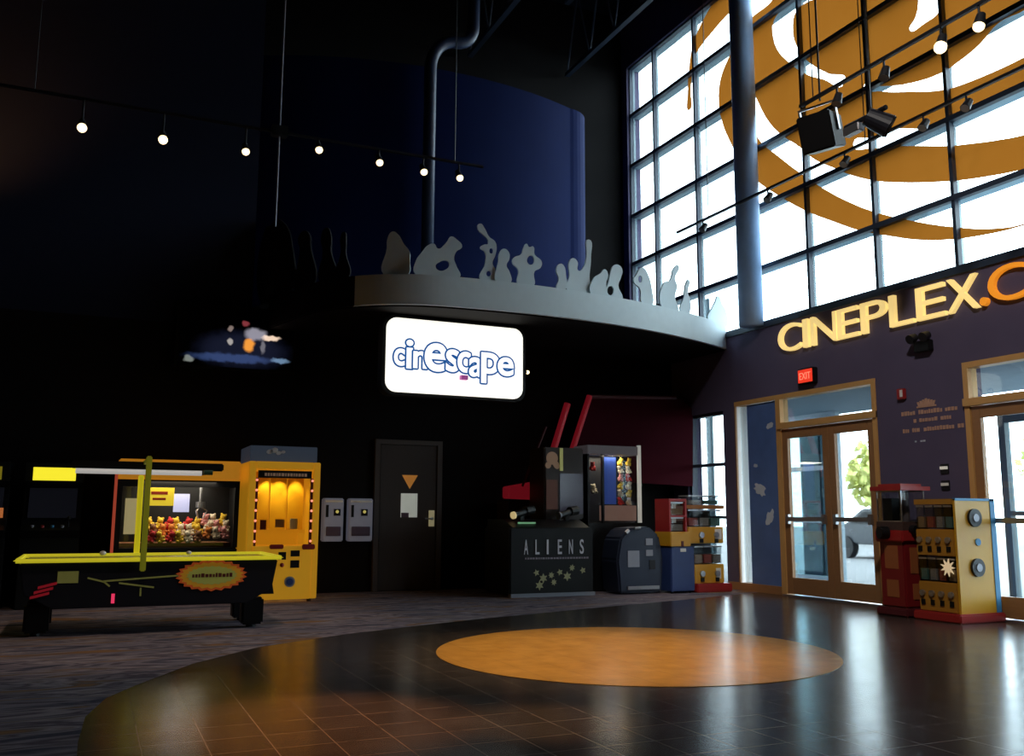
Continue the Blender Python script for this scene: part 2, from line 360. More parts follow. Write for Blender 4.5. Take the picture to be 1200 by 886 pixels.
def door_set(n, y0, y1, ysplit, side=None):
    """gold outer trim, transom bar, two glazed leaves; y1 is the far end"""
    xi, xo = XF - .02, XF + .14
    g = MB(); g.box((xi, y0, 2.93), (xo, y1, 3.0)); g.box((xi, y0, 0), (xo, y0 + .07, 2.93))
    if side is None: g.box((xi, y1 - .07, 0), (xo, y1, 2.93))
    else:
        g.box((xi, side - .05, .0), (xo, side + .05, 2.93))
        struct('trim_sidelight', bx(((xi, side + .05, 0), (xo, y1, .12)), ((xi, y1 - .03, .12), (XF + .01, y1, 2.93))), M['bronze']); struct('trim_reveal', bx(((XF + .01, y1 - .03, .12), (X1, y1, 2.93))), M['white'])
    struct('door_frame_%d' % n, g, M['gold'])
    top = (y1 if side is None else side)
    struct('trim_door_%d' % n, bx(((xi - .03, y0 - (.05 if n == 2 else 0), 2.47), (xo, top, 2.56))), M['gold'])
    struct('window_transom_%d' % n, bx(((XF + .05, y0 + .05, 2.55), (XF + .06, top - .03, 2.95))), GLASS)
    leafs = ((y0 + .07, ysplit), (ysplit, top - .07 if side is None else top - .05))
    for a, b_ in leafs:
        l = MB(); xa, xb = XF + .0, XF + .06
        l.box((xa, a + .004, .03), (xb, a + .12, 2.46)); l.box((xa, b_ - .12, .03), (xb, b_ - .004, 2.46)); l.box((xa, a + .12, 2.32), (xb, b_ - .12, 2.46)); l.box((xa, a + .12, .03), (xb, b_ - .12, .27))
        o = l.build('door_%d' % n, M['bronze'], base=(0, 0, 0), bevel=.004); o['kind'] = 'structure'
        bx(((XF + .025, a + .11, .26), (XF + .033, b_ - .11, 2.33))).build('pane', GLASS, o, base=(0, 0, 0))
        q = bx(((XF - .07, a + .1, 1.09), (XF - .035, b_ - .1, 1.15)), ((XF - .06, a + .08, 1.05), (XF, a + .14, 1.19)), ((XF - .06, b_ - .14, 1.05), (XF, b_ - .08, 1.19)))
        q.build('push_bar', M['steel'], o, base=(0, 0, 0), bevel=.006)
    struct('trim_threshold_%d' % n, bx(((XF - .06, y0 + .05, 0), (XF + .16, top, .02))), M['steel'])
door_set(1, 9.2, 12.2, 10.13, 11.15)
door_set(2, 4.4, 7.82, 6.1)
struct('window_3', bx(((XF + .05, 11.2, .12), (XF + .06, 12.14, 2.93))), GLASS)

# navy graphic panel on the sidelight
gp = thing('window_graphic', 'navy graphic panel with pale blots covering the sidelight left of the entrance doors', 'graphic', (XF + .03, 11.55, .12))
bx(((XF + .015, 11.22, .12), (XF + .04, 11.92, 2.92))).build('panel', mat('navy_graphic', (.09, .17, .42), .5, scale=3, var=.3), gp)
def blot(y, z, ry, rz, seed, rot):
    rnd = random.Random(seed); n = 18; pts = []
    for i in range(n):
        t = 2 * PI * i / n; r = 1 + rnd.uniform(-.3, .25); a, b = ry * r * math.cos(t), rz * r * math.sin(t)
        pts.append(Vector((XF + .015, y + a * math.cos(rot) - b * math.sin(rot), z + a * math.sin(rot) + b * math.cos(rot))))
    return MB().prism(pts, (-.003, 0, 0))
pale = mat('pale_blot', (.55, .62, .72), .6)
for a in ((11.66, 1.57, .14, .09, 1, .4), (11.45, 1.14, .07, .13, 2, .5), (11.75, 1.95, .05, .03, 3, 0), (11.38, 2.55, .08, .05, 4, 0)): blot(*a).build('blot', pale, gp)

# ------------------------------------------------------------------ outside the glass
struct('ground_outside', bx(((9.8, -60, -.1), (120, 90, -.02))), M['asphalt'])
struct('canopy_slab', bx(((9.8, 4.0, 3.05), (12.6, 14.2, 3.3))), mat('canopy_soffit', (.22, .30, .36), .8))
vb = thing('vestibule_screen', 'blue-grey framed glass screen outside the left door leaf', 'vestibule', (12.2, 13.6, 0))
vf = MB(); frame_rect(vf, 12.7, 14.6, 0, 3.05, .10, 12.1, 12.2); vf.box((12.1, 12.8, 1.05), (12.2, 14.5, 1.13)); vf.box((12.1, 12.8, 2.0), (12.2, 14.5, 2.08))
vf.build('frame', mat('vestibule_frame', (.30, .40, .46), .5), vb)
bx(((12.14, 12.8, .1), (12.16, 14.5, 2.95))).build('pane', glass_mat('blue_glass', (.55, .70, .74), .05), vb)
tag(bx(((12.3, 13.35, -.02), (12.6, 13.9, 3.05))).build('canopy_pillar', mat('grey_pillar', (.04, .058, .066), .7), bevel=.02), 'square grey pillar outside seen through the left door leaf', 'pillar')
tag(bx(((11.9, 10.2, -.02), (12.3, 10.6, 3.05))).build('canopy_post', mat('pale_post', (.35, .45, .5), .7), bevel=.02), 'pale square post outside at the right edge of the right door leaf', 'post') if False else None
tag(bx(((12.3, 16.66, -.02), (12.38, 16.86, 6))).build('outside_pillar', mat('pillar_teal', (.05, .085, .10), .7), bevel=.02), 'grey-blue square pillar outside, seen in the narrow window by the corner', 'pillar')  # plain pillar outside the narrow window, carries no lamp
v2 = thing('vestibule_screen', 'grey outer door frame seen through the glass of the far right door', 'vestibule', (11.0, 7.4, 0))
q = MB(); frame_rect(q, 6.2, 8.54, 0, 2.5, .10, 10.95, 11.05); q.box((10.95, 6.3, 1.18), (11.05, 8.44, 1.24)); q.build('frame', mat('outer_frame_grey', (.10, .14, .16), .5), v2)
bx(((10.99, 6.3, .1), (11.01, 8.44, 2.4))).build('pane', GLASS, v2)
def tree(x, y, h, r, seed, label):
    t = thing('tree', label, 'tree', (x, y, 0), None); rnd = random.Random(seed)
    MB().cyl((x, y, 0), (x, y, h * .6), .12, .07).build('trunk', mat('bark', (.1, .07, .05), .9), t)
    b = MB()
    for k in range(1100):
        d = Vector((rnd.gauss(0, 1), rnd.gauss(0, 1), rnd.gauss(0, .8))).normalized() * r * rnd.uniform(.5, 1); c = Vector((x, y, h - r * .8)) + d
        n = Vector((rnd.gauss(0, 1), rnd.gauss(0, 1), rnd.gauss(0, 1))).normalized(); a = n.orthogonal().normalized() * .24; q = n.cross(a).normalized() * .15
        b.bm.faces.new([b.bm.verts.new(c + v) for v in (a, q, -a, -q)])
    b.build('foliage', mat('leaves', (.50, .52, .16), .7, var=.25), t)
tree(32, 30.2, 4.6, 2.0, 3, 'yellow-green tree across the parking lot seen through the right leaf of the entrance doors')
tree(36, 24.5, 5.0, 2.2, 4, 'yellow-green tree seen through the glass of the far right door')
def car(x, y, label):
    t = thing('car', label, 'car', (x, y, -.02)); pb = mat('car_paint', (.02, .026, .034), .25)
    prof = [(-2.1, .35), (-2.15, .75), (-1.5, .9), (-.9, 1.38), (.7, 1.4), (1.4, .95), (2.1, .85), (2.15, .4)]
    MB().prism([Vector((x - .85, y + a, z)) for a, z in prof], (1.7, 0, 0)).build('body', pb, t, bevel=.05)
    for s in (-.86, .84): MB().prism([Vector((x + s, y + a, z)) for a, z in ((-1.25, .95), (-.8, 1.3), (.6, 1.32), (1.15, .97))], (.02, 0, 0)).build('side_window', M['black'], t)
    for a in (-1.35, 1.35):
        for s in (-.9, .68): MB().cyl((x + s, y + a, .30), (x + s + .22, y + a, .30), .32, n=20).build('wheel', M['black'], t)
car(21.0, 19.6, 'dark parked car outside seen through the lower right door leaf')

# ------------------------------------------------------------------ orange swirl film on the tall window
def onwin(p):
    v = meet(p[0], p[1], (XF + .128, 0, 0), (1, 0, 0)); return (-v.y, v.z)
outer = [(905, 0), (880, 22), (863, 48), (855, 65), (845, 90), (842, 115), (846, 142), (855, 165), (870, 192), (885, 210), (912, 229), (942, 246), (980, 261), (1007, 270), (1045, 277), (1075, 281), (1110, 281), (1150, 276), (1200, 264),
         (1260, 240), (1310, 205), (1345, 150), (1362, 80), (1355, -20), (1320, -120), (1250, -200), (1150, -235), (1050, -200), (960, -100)]
w4 = [(879, 100), (887, 117), (899, 140), (912, 155), (938, 173), (955, 187), (980, 198), (1000, 206), (1027, 212), (1060, 214), (1090, 213.5), (1118, 212), (1150, 208), (1200, 198), (1240, 184), (1285, 155), (1310, 120),
      (1300, 165), (1262, 215), (1225, 250), (1200, 262), (1160, 268), (1118, 266), (1100, 264), (1070, 259), (1027, 249), (1000, 239), (965, 221), (938, 203), (912, 183), (890, 164), (881, 140)]
w1 = [(965, -10), (945, 3), (933, 13), (929, 34), (935, 57), (951, 75), (970, 86), (990, 96), (965, 93), (941, 85), (921, 70), (911, 58), (906, 42), (906, 27), (913, 14), (930, -2), (948, -10)]
w2 = [(1012, 101), (1033, 101), (1064, 98), (1108, 83), (1121, 74), (1148, 52), (1170, 27), (1200, 12), (1235, -15), (1262, -65), (1275, -20), (1262, 20), (1240, 44), (1200, 67), (1160, 86), (1125, 100), (1108, 105), (1064, 107.5), (1033, 107)]
w3 = [(1066, 35), (1073, 20), (1076, 5), (1075, -20), (1060, -60), (1090, -40), (1103, -10), (1101, 12), (1084, 27)]
wx = [(1000, 168), (1022, 161), (1045, 152), (1086, 150), (1111, 144), (1130, 136), (1160, 121), (1200, 101), (1245, 72), (1275, 30), (1290, 60), (1270, 112), (1235, 145), (1200, 158), (1170, 164), (1132, 169), (1113, 171), (1076, 171), (1040, 172), (1022, 174)]
A = [(842, -6), (827, 18), (817, 38), (811, 56), (807, 85), (806, 105), (808, 129), (809.5, 105), (812, 80), (816, 63), (823, 52), (836, 36), (850, 20), (862, 8), (880, -12), (905, -35), (870, -30)]
dm = MB()
for spl in ([outer, w1, w2, w3, wx, w4], [A]):
    me = flat([[onwin(p) for p in s] for s in spl], 0, True)
    dm.mesh2d(me, lambda q: Vector((XF + .128, -q.x, q.y)))
tag(dm.build('window_decal', FILM), 'huge orange spiral swirl film stuck on the tall window grid', 'window decal')

# ------------------------------------------------------------------ raised letters on the facade
GL = 'raised letters over the entrance'
yl = [('C', 11.036, 10.551), ('I', 10.49, 10.38), ('N', 10.319, 9.806), ('E', 9.79, 9.40), ('P', 9.35, 8.90), ('L', 8.85, 8.46), ('E', 8.41, 7.975), ('X', 7.945, 7.50)]
desc = {0: 'yellow raised letter C at the left start of the wall lettering', 1: 'yellow raised letter I on the plum wall, between C and N', 2: 'yellow raised letter N on the plum wall above the entrance doors',
        3: 'yellow raised letter E between the letters N and P', 4: 'yellow raised letter P on the plum wall', 5: 'yellow raised letter L on the plum wall, after the P', 6: 'yellow raised letter E between the letters L and X', 7: 'yellow raised letter X just left of the orange dot'}
for i, (ch, ya, yb) in enumerate(yl):
    b = put_text(MB(), ch, (XF - .03, ya, 3.625), (0, -1, 0), ya - yb, .42, depth=.06, offset=-.003)
    tag(b.build('sign_letter', M['letteryellow']), desc[i], 'letter', GL)
tag(MB().cyl((XF - .06, 7.43, 3.675), (XF, 7.43, 3.675), .05, n=20).build('sign_dot', M['letterorange']), 'orange round dot between the yellow X and the orange letter', 'letter', GL)
for ch, ya, yb, d in (('C', 7.36, 6.86, 'orange raised letter C after the dot, cut by the right edge of the photo'), ('O', 6.80, 6.30, 'orange raised letter O beyond the orange C'), ('M', 6.22, 5.66, 'orange raised letter M ending the wall lettering')):
    b = put_text(MB(), ch, (XF - .03, ya, 3.625), (0, -1, 0), ya - yb, .42, depth=.06, offset=-.003)
    tag(b.build('sign_letter', M['letterorange']), d, 'letter', GL)

# small things on the facade
ex = thing('exit_sign', 'small red lit exit sign above the entrance doors', 'exit sign', (XF, 10.43, 3.08))
bx(((XF - .09, 10.27, 3.08), (XF, 10.60, 3.31))).build('housing', M['black'], ex, bevel=.008)
bx(((XF - .097, 10.29, 3.10), (XF - .088, 10.58, 3.29))).build('face', mat('exit_red', (.5, .02, .01), .5, emit=(1, .05, .02), es=.75), ex)
put_text(MB(), 'EXIT', (XF - .099, 10.55, 3.145), (0, -1, 0), .23, .10, depth=.004).build('lettering', mat('exit_letter', (.8, .3, .2), .5, emit=(1, .25, .15), es=.9), ex)
em = thing('emergency_light', 'black twin-head emergency light on the wall under the yellow letters', 'emergency light', (XF, 8.34, 3.2))
bx(((XF - .09, 8.22, 3.22), (XF, 8.46, 3.36))).build('housing', M['black'], em, bevel=.01)
for y in (8.24, 8.44): MB().cyl((XF - .07, y, 3.42), (XF - .17, y, 3.38), .05, .06).build('lamp_head', M['darkmetal'], em)
pl = thing('wall_text', 'faded copper lines of small wall text with a crest between the two entrances', 'wall text', (XF, 8.3, 2.1))
cop = mat('copper_text', (.55, .32, .22), .6, var=.2)
def strokes(b, y0, y1, z, h, seed):
    rnd = random.Random(seed); y = y0
    while y > y1 + .02:
        w_ = rnd.uniform(.02, .045)
        if rnd.random() > .12: b.box((XF - .006, max(y1, y - w_), z), (XF, y, z + h * rnd.uniform(.75, 1)))
        y -= w_ + .012
    return b
for i, (y0, y1, z, h) in enumerate(((8.79, 7.92, 2.445, .055), (8.60, 8.02, 2.345, .05), (8.78, 7.86, 2.225, .055), (8.60, 8.42, 2.095, .025))):
    strokes(MB(), y0, y1, z, h, i + 5).build('text_line', cop if i < 3 else pale, pl)
cr_ = MB()
for a in range(-3, 4): cr_.prism([Vector((XF, 8.39 + a * .035 + d * .018, 2.545 + k)) for d, k in ((-1, 0), (1, 0), (.9 + a * .4, .09 - abs(a) * .012), (-.9 + a * .4, .09 - abs(a) * .012))], (-.006, 0, 0))
cr_.box((XF - .006, 8.24, 2.525), (XF, 8.54, 2.545)); cr_.build('crest', cop, pl)
fa = thing('fire_alarm', 'tiny red and white alarm strobe beside the door trim, left of the wall text', 'alarm', (XF, 8.75, 2.65))
bx(((XF - .05, 8.69, 2.66), (XF, 8.81, 2.80))).build('housing', M['red'], fa, bevel=.008); bx(((XF - .06, 8.71, 2.69), (XF - .05, 8.75, 2.78))).build('strobe', M['white'], fa)
for z, d in ((1.74, 'upper of two small wall plates above the yellow candy rack'), (1.54, 'lower of two small wall plates above the yellow candy rack')):
    t = thing('switch_plate', d, 'switch', (XF, 8.17, z)); bx(((XF - .015, 8.11, z - .06), (XF, 8.23, z + .06))).build('plate', M['darkmetal'], t, bevel=.004)
    bx(((XF - .035, 8.12, z - .005), (XF - .015, 8.22, z + .03))).build('button', mat('switch_white', (.8, .8, .75), .3, emit=(1, .95, .8), es=.25 if z > 1.6 else .05), t)

# ------------------------------------------------------------------ crowd cutouts on the ledge
CUT = [0]
LFINE = [a.lerp(b, i / 12) for a, b in zip(lpts, lpts[1:]) for i in range(12)]
def cutout(label, src, outline, holes=(), basex=None, m='cutout'):
    ox, oy, k = src
    conv = lambda p: (ox + p[0] / k, oy + p[1] / k)
    pts = [conv(p) for p in outline]; cxp = sum(p[0] for p in pts) / len(pts); bot = max(p[1] for p in pts)
    def col_of(v):
        d = v - EYE; return 600 + FPX * d.dot(RT) / d.dot(FWD)
    i = min(range(len(LFINE) - 1), key=lambda j: abs(col_of(LFINE[j] + Vector((0, 0, LZ1))) - cxp))
    t_ = (LFINE[i + 1] - LFINE[i]).normalized(); n = Vector((-t_.y, t_.x, 0)); n = n if n.y < 0 else -n
    CUT[0] += 1; P0 = LFINE[i] - n * (.03 + .03 * (CUT[0] % 2)); P0.z = LZ1; td = Vector((-n.y, n.x, 0))
    def loc(p):
        v = meet(p[0], p[1], P0, n); return ((v - P0).dot(td), 0.0 if p[1] > bot - 14 / k else max(.02, v.z - LZ1))
    sp = [[loc(p) for p in pts]] + [[loc(conv(p)) for p in h] for h in holes]
    me = flat(sp, .024, True); b = MB().mesh2d(me, lambda q: P0 + td * q.x + Vector((0, 0, max(0, q.y))) + n * q.z)
    tag(b.build('crowd_cutout', M[m], base=P0), label, 'cutout', 'crowd cutouts on the ledge')
S5 = (440, 250, 6.0); S6 = (620, 260, 4.8)
cutout('dim hunched crowd cutout figure on the ledge left of the wall pipe', S5, [(60, 420), (80, 250), (85, 180), (120, 130), (160, 150), (200, 215), (240, 270), (243, 330), (228, 420)])
cutout('crowd cutout aiming a camera sideways with an open elbow, right of the pipe', S5, [(280, 440), (285, 330), (320, 280), (370, 225), (410, 215), (440, 250), (480, 225), (505, 195), (530, 165), (570, 185), (608, 235), (570, 268), (552, 318), (568, 370), (592, 440)], [[(422, 375), (440, 348), (500, 335), (518, 360), (490, 398), (442, 402)]])
cutout('crowd cutout thrusting a long pole up to the left', S5, [(738, 455), (770, 350), (766, 270), (735, 243), (760, 222), (792, 212), (715, 90), (740, 74), (762, 100), (800, 168), (838, 198), (850, 240), (840, 300), (822, 350), (840, 400), (835, 455)], [[(800, 275), (815, 245), (826, 265), (815, 285)], [(782, 440), (785, 410), (805, 408), (806, 440)]])
cutout('round-headed crowd cutout just right of the pole waver', S5, [(845, 460), (850, 390), (862, 340), (868, 285), (900, 250), (936, 275), (940, 320), (920, 370), (940, 410), (948, 460)])
cutout('crowd cutout holding a camera to its face, with an open elbow hole', S5, [(1000, 490), (1002, 400), (960, 340), (975, 310), (1020, 290), (1040, 240), (1060, 215), (1078, 238), (1107, 235), (1117, 290), (1166, 340), (1160, 382), (1116, 412), (1110, 490)], [[(1068, 315), (1098, 298), (1114, 330), (1095, 362), (1068, 350)]])
cutout('small crowd cutout with a slim head beside the raised arm figure', S6, [(155, 375), (165, 320), (150, 270), (175, 236), (195, 250), (206, 300), (202, 375)])
cutout('crowd cutout with one arm stretched straight up in front of the navy wall edge', S6, [(212, 375), (225, 300), (222, 230), (245, 205), (270, 225), (275, 275), (300, 262), (320, 200), (334, 100), (346, 200), (338, 300), (330, 375)])
cutout('crowd cutout with a sloping shoulder at the end of the navy wall', S6, [(345, 385), (360, 320), (400, 290), (425, 268), (442, 300), (432, 340), (425, 385)])
cutout('crowd cutout raising a round object before the dark recess', S6, [(425, 432), (418, 400), (440, 355), (455, 290), (470, 250), (500, 243), (522, 270), (515, 312), (500, 360), (522, 432)], [[(437, 392), (462, 362), (474, 390), (456, 414)]])
cutout('crowd cutout with hand at its eye at the left edge of the tall window', S6, [(632, 445), (622, 380), (585, 330), (600, 300), (620, 265), (640, 258), (668, 300), (688, 380), (690, 445)], [[(612, 318), (624, 304), (633, 328), (620, 342)]])
cutout('pale crowd cutout waving two arms against the bright window', S6, [(745, 475), (755, 345), (790, 330), (812, 262), (838, 248), (818, 320), (830, 360), (818, 420), (835, 475)])
cutout('thin pale crowd cutout with one raised hand against the window', S6, [(850, 490), (868, 425), (882, 342), (896, 328), (890, 400), (902, 432), (895, 490)])
cutout('last crowd cutout on the ledge next to the round column', S6, [(1005, 570), (1030, 480), (1045, 450), (1060, 418), (1086, 470), (1104, 500), (1110, 570)])
SD = (230, 210, 5.0)  # next four figures: their shade is put in as black paint
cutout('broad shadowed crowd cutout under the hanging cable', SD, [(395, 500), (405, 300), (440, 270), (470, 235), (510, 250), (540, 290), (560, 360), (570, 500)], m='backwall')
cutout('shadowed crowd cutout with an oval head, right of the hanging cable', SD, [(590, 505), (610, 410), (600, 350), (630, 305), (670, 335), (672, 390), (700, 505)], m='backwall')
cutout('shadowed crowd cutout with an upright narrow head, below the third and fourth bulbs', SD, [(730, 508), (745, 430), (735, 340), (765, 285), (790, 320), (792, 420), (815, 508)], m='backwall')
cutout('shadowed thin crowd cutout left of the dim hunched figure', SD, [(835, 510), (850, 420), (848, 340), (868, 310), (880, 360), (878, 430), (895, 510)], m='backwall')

# ------------------------------------------------------------------ lit sign under the ledge
sg = thing('lightbox_sign', 'glowing white rounded lightbox sign with bubbly blue lettering under the ledge', 'sign', (4.56, 12.1, 2.81))
def rrect(x0, x1, z0, z1, r, n=8):
    pts = []
    for cx, cz, a in ((x1 - r, z1 - r, 0), (x0 + r, z1 - r, 90), (x0 + r, z0 + r, 180), (x1 - r, z0 + r, 270)):
        for i in range(n + 1):
            t = math.radians(a + 90 * i / n); pts.append((cx + r * math.cos(t), cz + r * math.sin(t)))
    return pts
MB().prism([Vector((x, 12.02, z)) for x, z in rrect(3.48, 5.63, 2.77, 3.88, .16)], (0, .2, 0)).build('cabinet', M['black'], sg)
MB().prism([Vector((x, 12.0, z)) for x, z in rrect(3.53, 5.58, 2.81, 3.84, .15)], (0, .03, 0)).build('face', mat('sign_white', (.9, .9, .85), .4, emit=(1, .97, .86), es=1.12, var=.02), sg)
for x in (3.95, 5.15): MB().cyl((x, 12.12, 3.86), (x, 12.12, 3.92), .03).build('hanger', M['darkmetal'], sg)
bl = mat('sign_blue', (.02, .12, .32), .5, emit=(.02, .14, .38), es=.55); wh = mat('sign_letter_white', (.9, .9, .9), .5, emit=(1, 1, 1), es=1.1)
word = [('c', 3.64, .16, 3.17, .24), ('i', 3.81, .10, 3.14, .40), ('n', 3.91, .20, 3.15, .24), ('e', 4.07, .34, 3.12, .40), ('s', 4.38, .20, 3.13, .32), ('c', 4.55, .20, 3.13, .30), ('a', 4.72, .22, 3.08, .28), ('p', 4.90, .28, 3.00, .44), ('e', 5.15, .25, 3.12, .27)]
ob = MB(); ib = MB()
for i, (ch, x, w_, z, h) in enumerate(word):
    mi = glyphs(ch, 1, .02); x0, x1, y0, y1 = bounds(mi); dy = -i * .009
    for k in range(17):
        ox, oz = (0, 0) if k == 16 else (.024 * math.cos(k * PI / 8), .024 * math.sin(k * PI / 8))
        ob.mesh2d(mi, lambda q: Vector((x + ox + (q.x - x0) / (x1 - x0) * w_, 11.997 + dy - q.z * .003, z + oz + (q.y - y0) / (y1 - y0) * h)))
    ib.mesh2d(mi, lambda q: Vector((x + (q.x - x0) / (x1 - x0) * w_, 11.992 + dy - q.z * .003, z + (q.y - y0) / (y1 - y0) * h)))
lt = ob.build('lettering', bl, sg); ib.build('letter_fill', wh, lt)
bx(((4.60, 11.92, 3.03), (4.70, 11.995, 3.09))).build('tagline', mat('sign_magenta', (.5, .1, .4), .5, emit=(.5, .1, .4), es=.4), sg)
bl_ = thing('indicator_lamp', 'tiny warm bulb at the right edge of the lightbox sign', 'lamp', (5.68, 12.05, 3.2))
MB().cyl((5.63, 12.05, 3.22), (5.66, 12.05, 3.22), .02).build('socket', M['black'], bl_); MB().ball((5.68, 12.05, 3.22), .028).build('bulb', M['warmglow'], bl_)

# screen with a film still high on the back wall
tv = thing('wall_screen', 'dim wall screen showing a bright orange and grey figure, high on the back wall', 'screen', (1.8, 13.9, 3.3))
bx(((.95, 13.88, 3.25), (2.68, 14.0, 4.2))).build('housing', M['black'], tv, bevel=.01)
def ell(cx, cz, a, b, rot, y=13.876, n=20):
    return [Vector((cx + a * math.cos(t) * math.cos(rot) - b * math.sin(t) * math.sin(rot), y, cz + a * math.cos(t) * math.sin(rot) + b * math.sin(t) * math.cos(rot))) for t in [2 * PI * i / n for i in range(n)]]
def screen_mat():
    Mt = bpy.data.materials.new('screen_picture'); Mt.use_nodes = True; nt = Mt.node_tree; N = nt.nodes; L = nt.links; b = N['Principled BSDF']
    b.inputs['Base Color'].default_value = (.004, .004, .005, 1); b.inputs['Roughness'].default_value = .35; b.inputs['Specular IOR Level'].default_value = .2
    tc = N.new('ShaderNodeTexCoord'); nz = N.new('ShaderNodeTexNoise'); nz.inputs['Scale'].default_value = 9; L.new(tc.outputs['Object'], nz.inputs['Vector'])
    wv = N.new('ShaderNodeVectorMath'); wv.operation = 'MULTIPLY_ADD'; wv.inputs[1].default_value = (.09, .09, .09); L.new(nz.outputs['Color'], wv.inputs[0]); L.new(tc.outputs['Object'], wv.inputs[2])
    acc = None
    for cx, cz, a_, c_, col, es in ((2.07, 3.80, .20, .12, (.42, .40, .48), .9), (1.99, 3.63, .10, .13, (1, .36, .03), 1.2), (2.30, 3.76, .17, .055, (1, .74, .55), 1.2), (1.72, 3.66, .05, .06, (.7, .65, .6), .7), (1.71, 3.86, .06, .05, (.6, .45, .4), .5),
                                    (1.75, 3.42, .75, .09, (.05, .09, .25), .7), (2.45, 3.43, .17, .05, (.25, .42, .65), .7), (2.19, 3.62, .05, .13, (.4, .38, .42), .5), (1.15, 3.37, .09, .06, (.5, .55, .5), .5), (1.93, 3.95, .07, .06, (.5, .08, .1), .6), (1.9, 3.55, .8, .35, (.02, .025, .06), .5)):
        mp = N.new('ShaderNodeVectorMath'); mp.operation = 'SUBTRACT'; mp.inputs[1].default_value = (cx - TVX + .045, 0, cz - TVZ + .045); L.new(wv.outputs[0], mp.inputs[0])
        dv = N.new('ShaderNodeVectorMath'); dv.operation = 'MULTIPLY'; dv.inputs[1].default_value = (1 / a_, 0, 1 / c_); L.new(mp.outputs[0], dv.inputs[0])
        ln = N.new('ShaderNodeVectorMath'); ln.operation = 'LENGTH'; L.new(dv.outputs[0], ln.inputs[0])
        mr = N.new('ShaderNodeMapRange'); mr.interpolation_type = 'SMOOTHSTEP'; mr.inputs['From Min'].default_value = 1.0; mr.inputs['From Max'].default_value = .45; mr.inputs['To Max'].default_value = es; L.new(ln.outputs['Value'], mr.inputs['Value'])
        cm = N.new('ShaderNodeVectorMath'); cm.operation = 'SCALE'; cm.inputs[0].default_value = col; L.new(mr.outputs[0], cm.inputs['Scale'])
        if acc is None: acc = cm.outputs[0]
        else:
            ad = N.new('ShaderNodeVectorMath'); ad.operation = 'ADD'; L.new(acc, ad.inputs[0]); L.new(cm.outputs[0], ad.inputs[1]); acc = ad.outputs[0]
    L.new(acc, b.inputs['Emission Color']); b.inputs['Emission Strength'].default_value = .75
    return Mt
TVX, TVZ = 1.8, 3.3
bx(((1.0, 13.877, 3.28), (2.64, 13.885, 4.17))).build('display', screen_mat(), tv)

# ------------------------------------------------------------------ track lights
def lamp_head(loc, aim, label, group, lit, drop=.1, r=.05, energy=3):
    loc = Vector(loc); d = (Vector(aim) - loc).normalized()
    t = thing('track_light', label, 'track light', loc, group)
    MB().cyl(loc, loc - Vector((0, 0, drop)), .012, n=8).build('stem', M['darkmetal'], t)
    c = loc - Vector((0, 0, drop)); MB().cyl(c - d * .09, c + d * .05, r * .75, r * 1.05, n=18).build('shade', M['darkmetal'], t, smooth=False)
    if lit:
        MB().ball(c + d * .055, r * (1.15 if lit > 1 else 1.0)).build('bulb', M['warmglow'], t, smooth=True)
        l = lamp('SPOT', 'bulb_light', c + d * .12, energy, WARM, .04, c + d, 75); l.location -= t.location; l.parent = t
    else: MB().cyl(c + d * .045, c + d * .052, r * .95, n=18).build('lens', mat('lamp_lens', (.35, .33, .3), .1), t)
TZ, TY = 6.0, 11.5
tr = thing('lighting_track', 'thin dark track bar carrying the row of warm bulbs before the dark wall', 'lighting track', (2.1, TY, TZ))
bx(((-1.6, TY - .018, TZ - .015), (4.72, TY + .018, TZ + .015))).build('bar', M['darkmetal'], tr)
for x in (-.9, 4.3): MB().cyl((x, TY, TZ), (x, TY, 11.5), .006, n=6).build('cable', M['darkmetal'], tr)
MB().cyl((1.9, TY, 11.5), (1.9, TY, 4.75), .012, n=8).build('riser', M['grey'], tr)
MB().box((1.8, TY - .06, TZ - .06), (2.0, TY + .06, TZ + .08)).build('feed_box', M['darkmetal'], tr, bevel=.01)
ords = ('leftmost warm bulb on the long track before the dark wall', 'second warm bulb from the left on the long track', 'third warm bulb from the left, just left of the hanging riser', 'fourth warm bulb, just right of the hanging riser', 'fifth warm bulb on the long track, right of the riser', 'sixth warm bulb on the long track, next to the last', 'rightmost warm bulb near the end of the long track')
for i, (px, py) in enumerate(((96, 148), (191, 162), (288, 176), (374, 174), (445, 189), (497, 200), (539, 207))):
    p = meet(px, py, (0, 0, TZ - .17), (0, 0, 1)); y = TY; p = meet(px, py, (0, TY - .04, 0), (0, 1, 0))
    lamp_head((p.x, TY, TZ - .015), (p.x + .1, TY - 1.5, TZ - 2.2), ords[i], 'bulbs on the long track', 2 if i < 2 else 1, drop=max(.06, TZ - .015 - p.z - .03), r=.048)
XA, XB, TZ2 = 7.42, 8.93, 6.0
ta = thing('lighting_track', 'black track bar crossing the orange swirl above the hanging loudspeaker', 'lighting track', (XA, 6, TZ2))
bx(((XA - .02, 1.5, TZ2 - .018), (XA + .02, 8.12, TZ2 + .018))).build('bar', M['darkmetal'], ta)
for y in (7.9, 4.5): MB().cyl((XA, y, TZ2), (XA, y, 11.5), .008, n=6).build('cable', M['darkmetal'], ta)
tb = thing('lighting_track', 'lower black track bar running along the tall window behind the loudspeaker', 'lighting track', (XB, 9, TZ2))
bx(((XB - .02, 5.5, TZ2 - .018), (XB + .02, 12.9, TZ2 + .018))).build('bar', M['darkmetal'], tb)
for y in (12.0, 8.6): MB().cyl((XB, y, TZ2), (XB, y, 11.5), .008, n=6).build('cable', M['darkmetal'], tb)
GA, GB = 'spots on the track above the loudspeaker', 'spots on the track along the window'
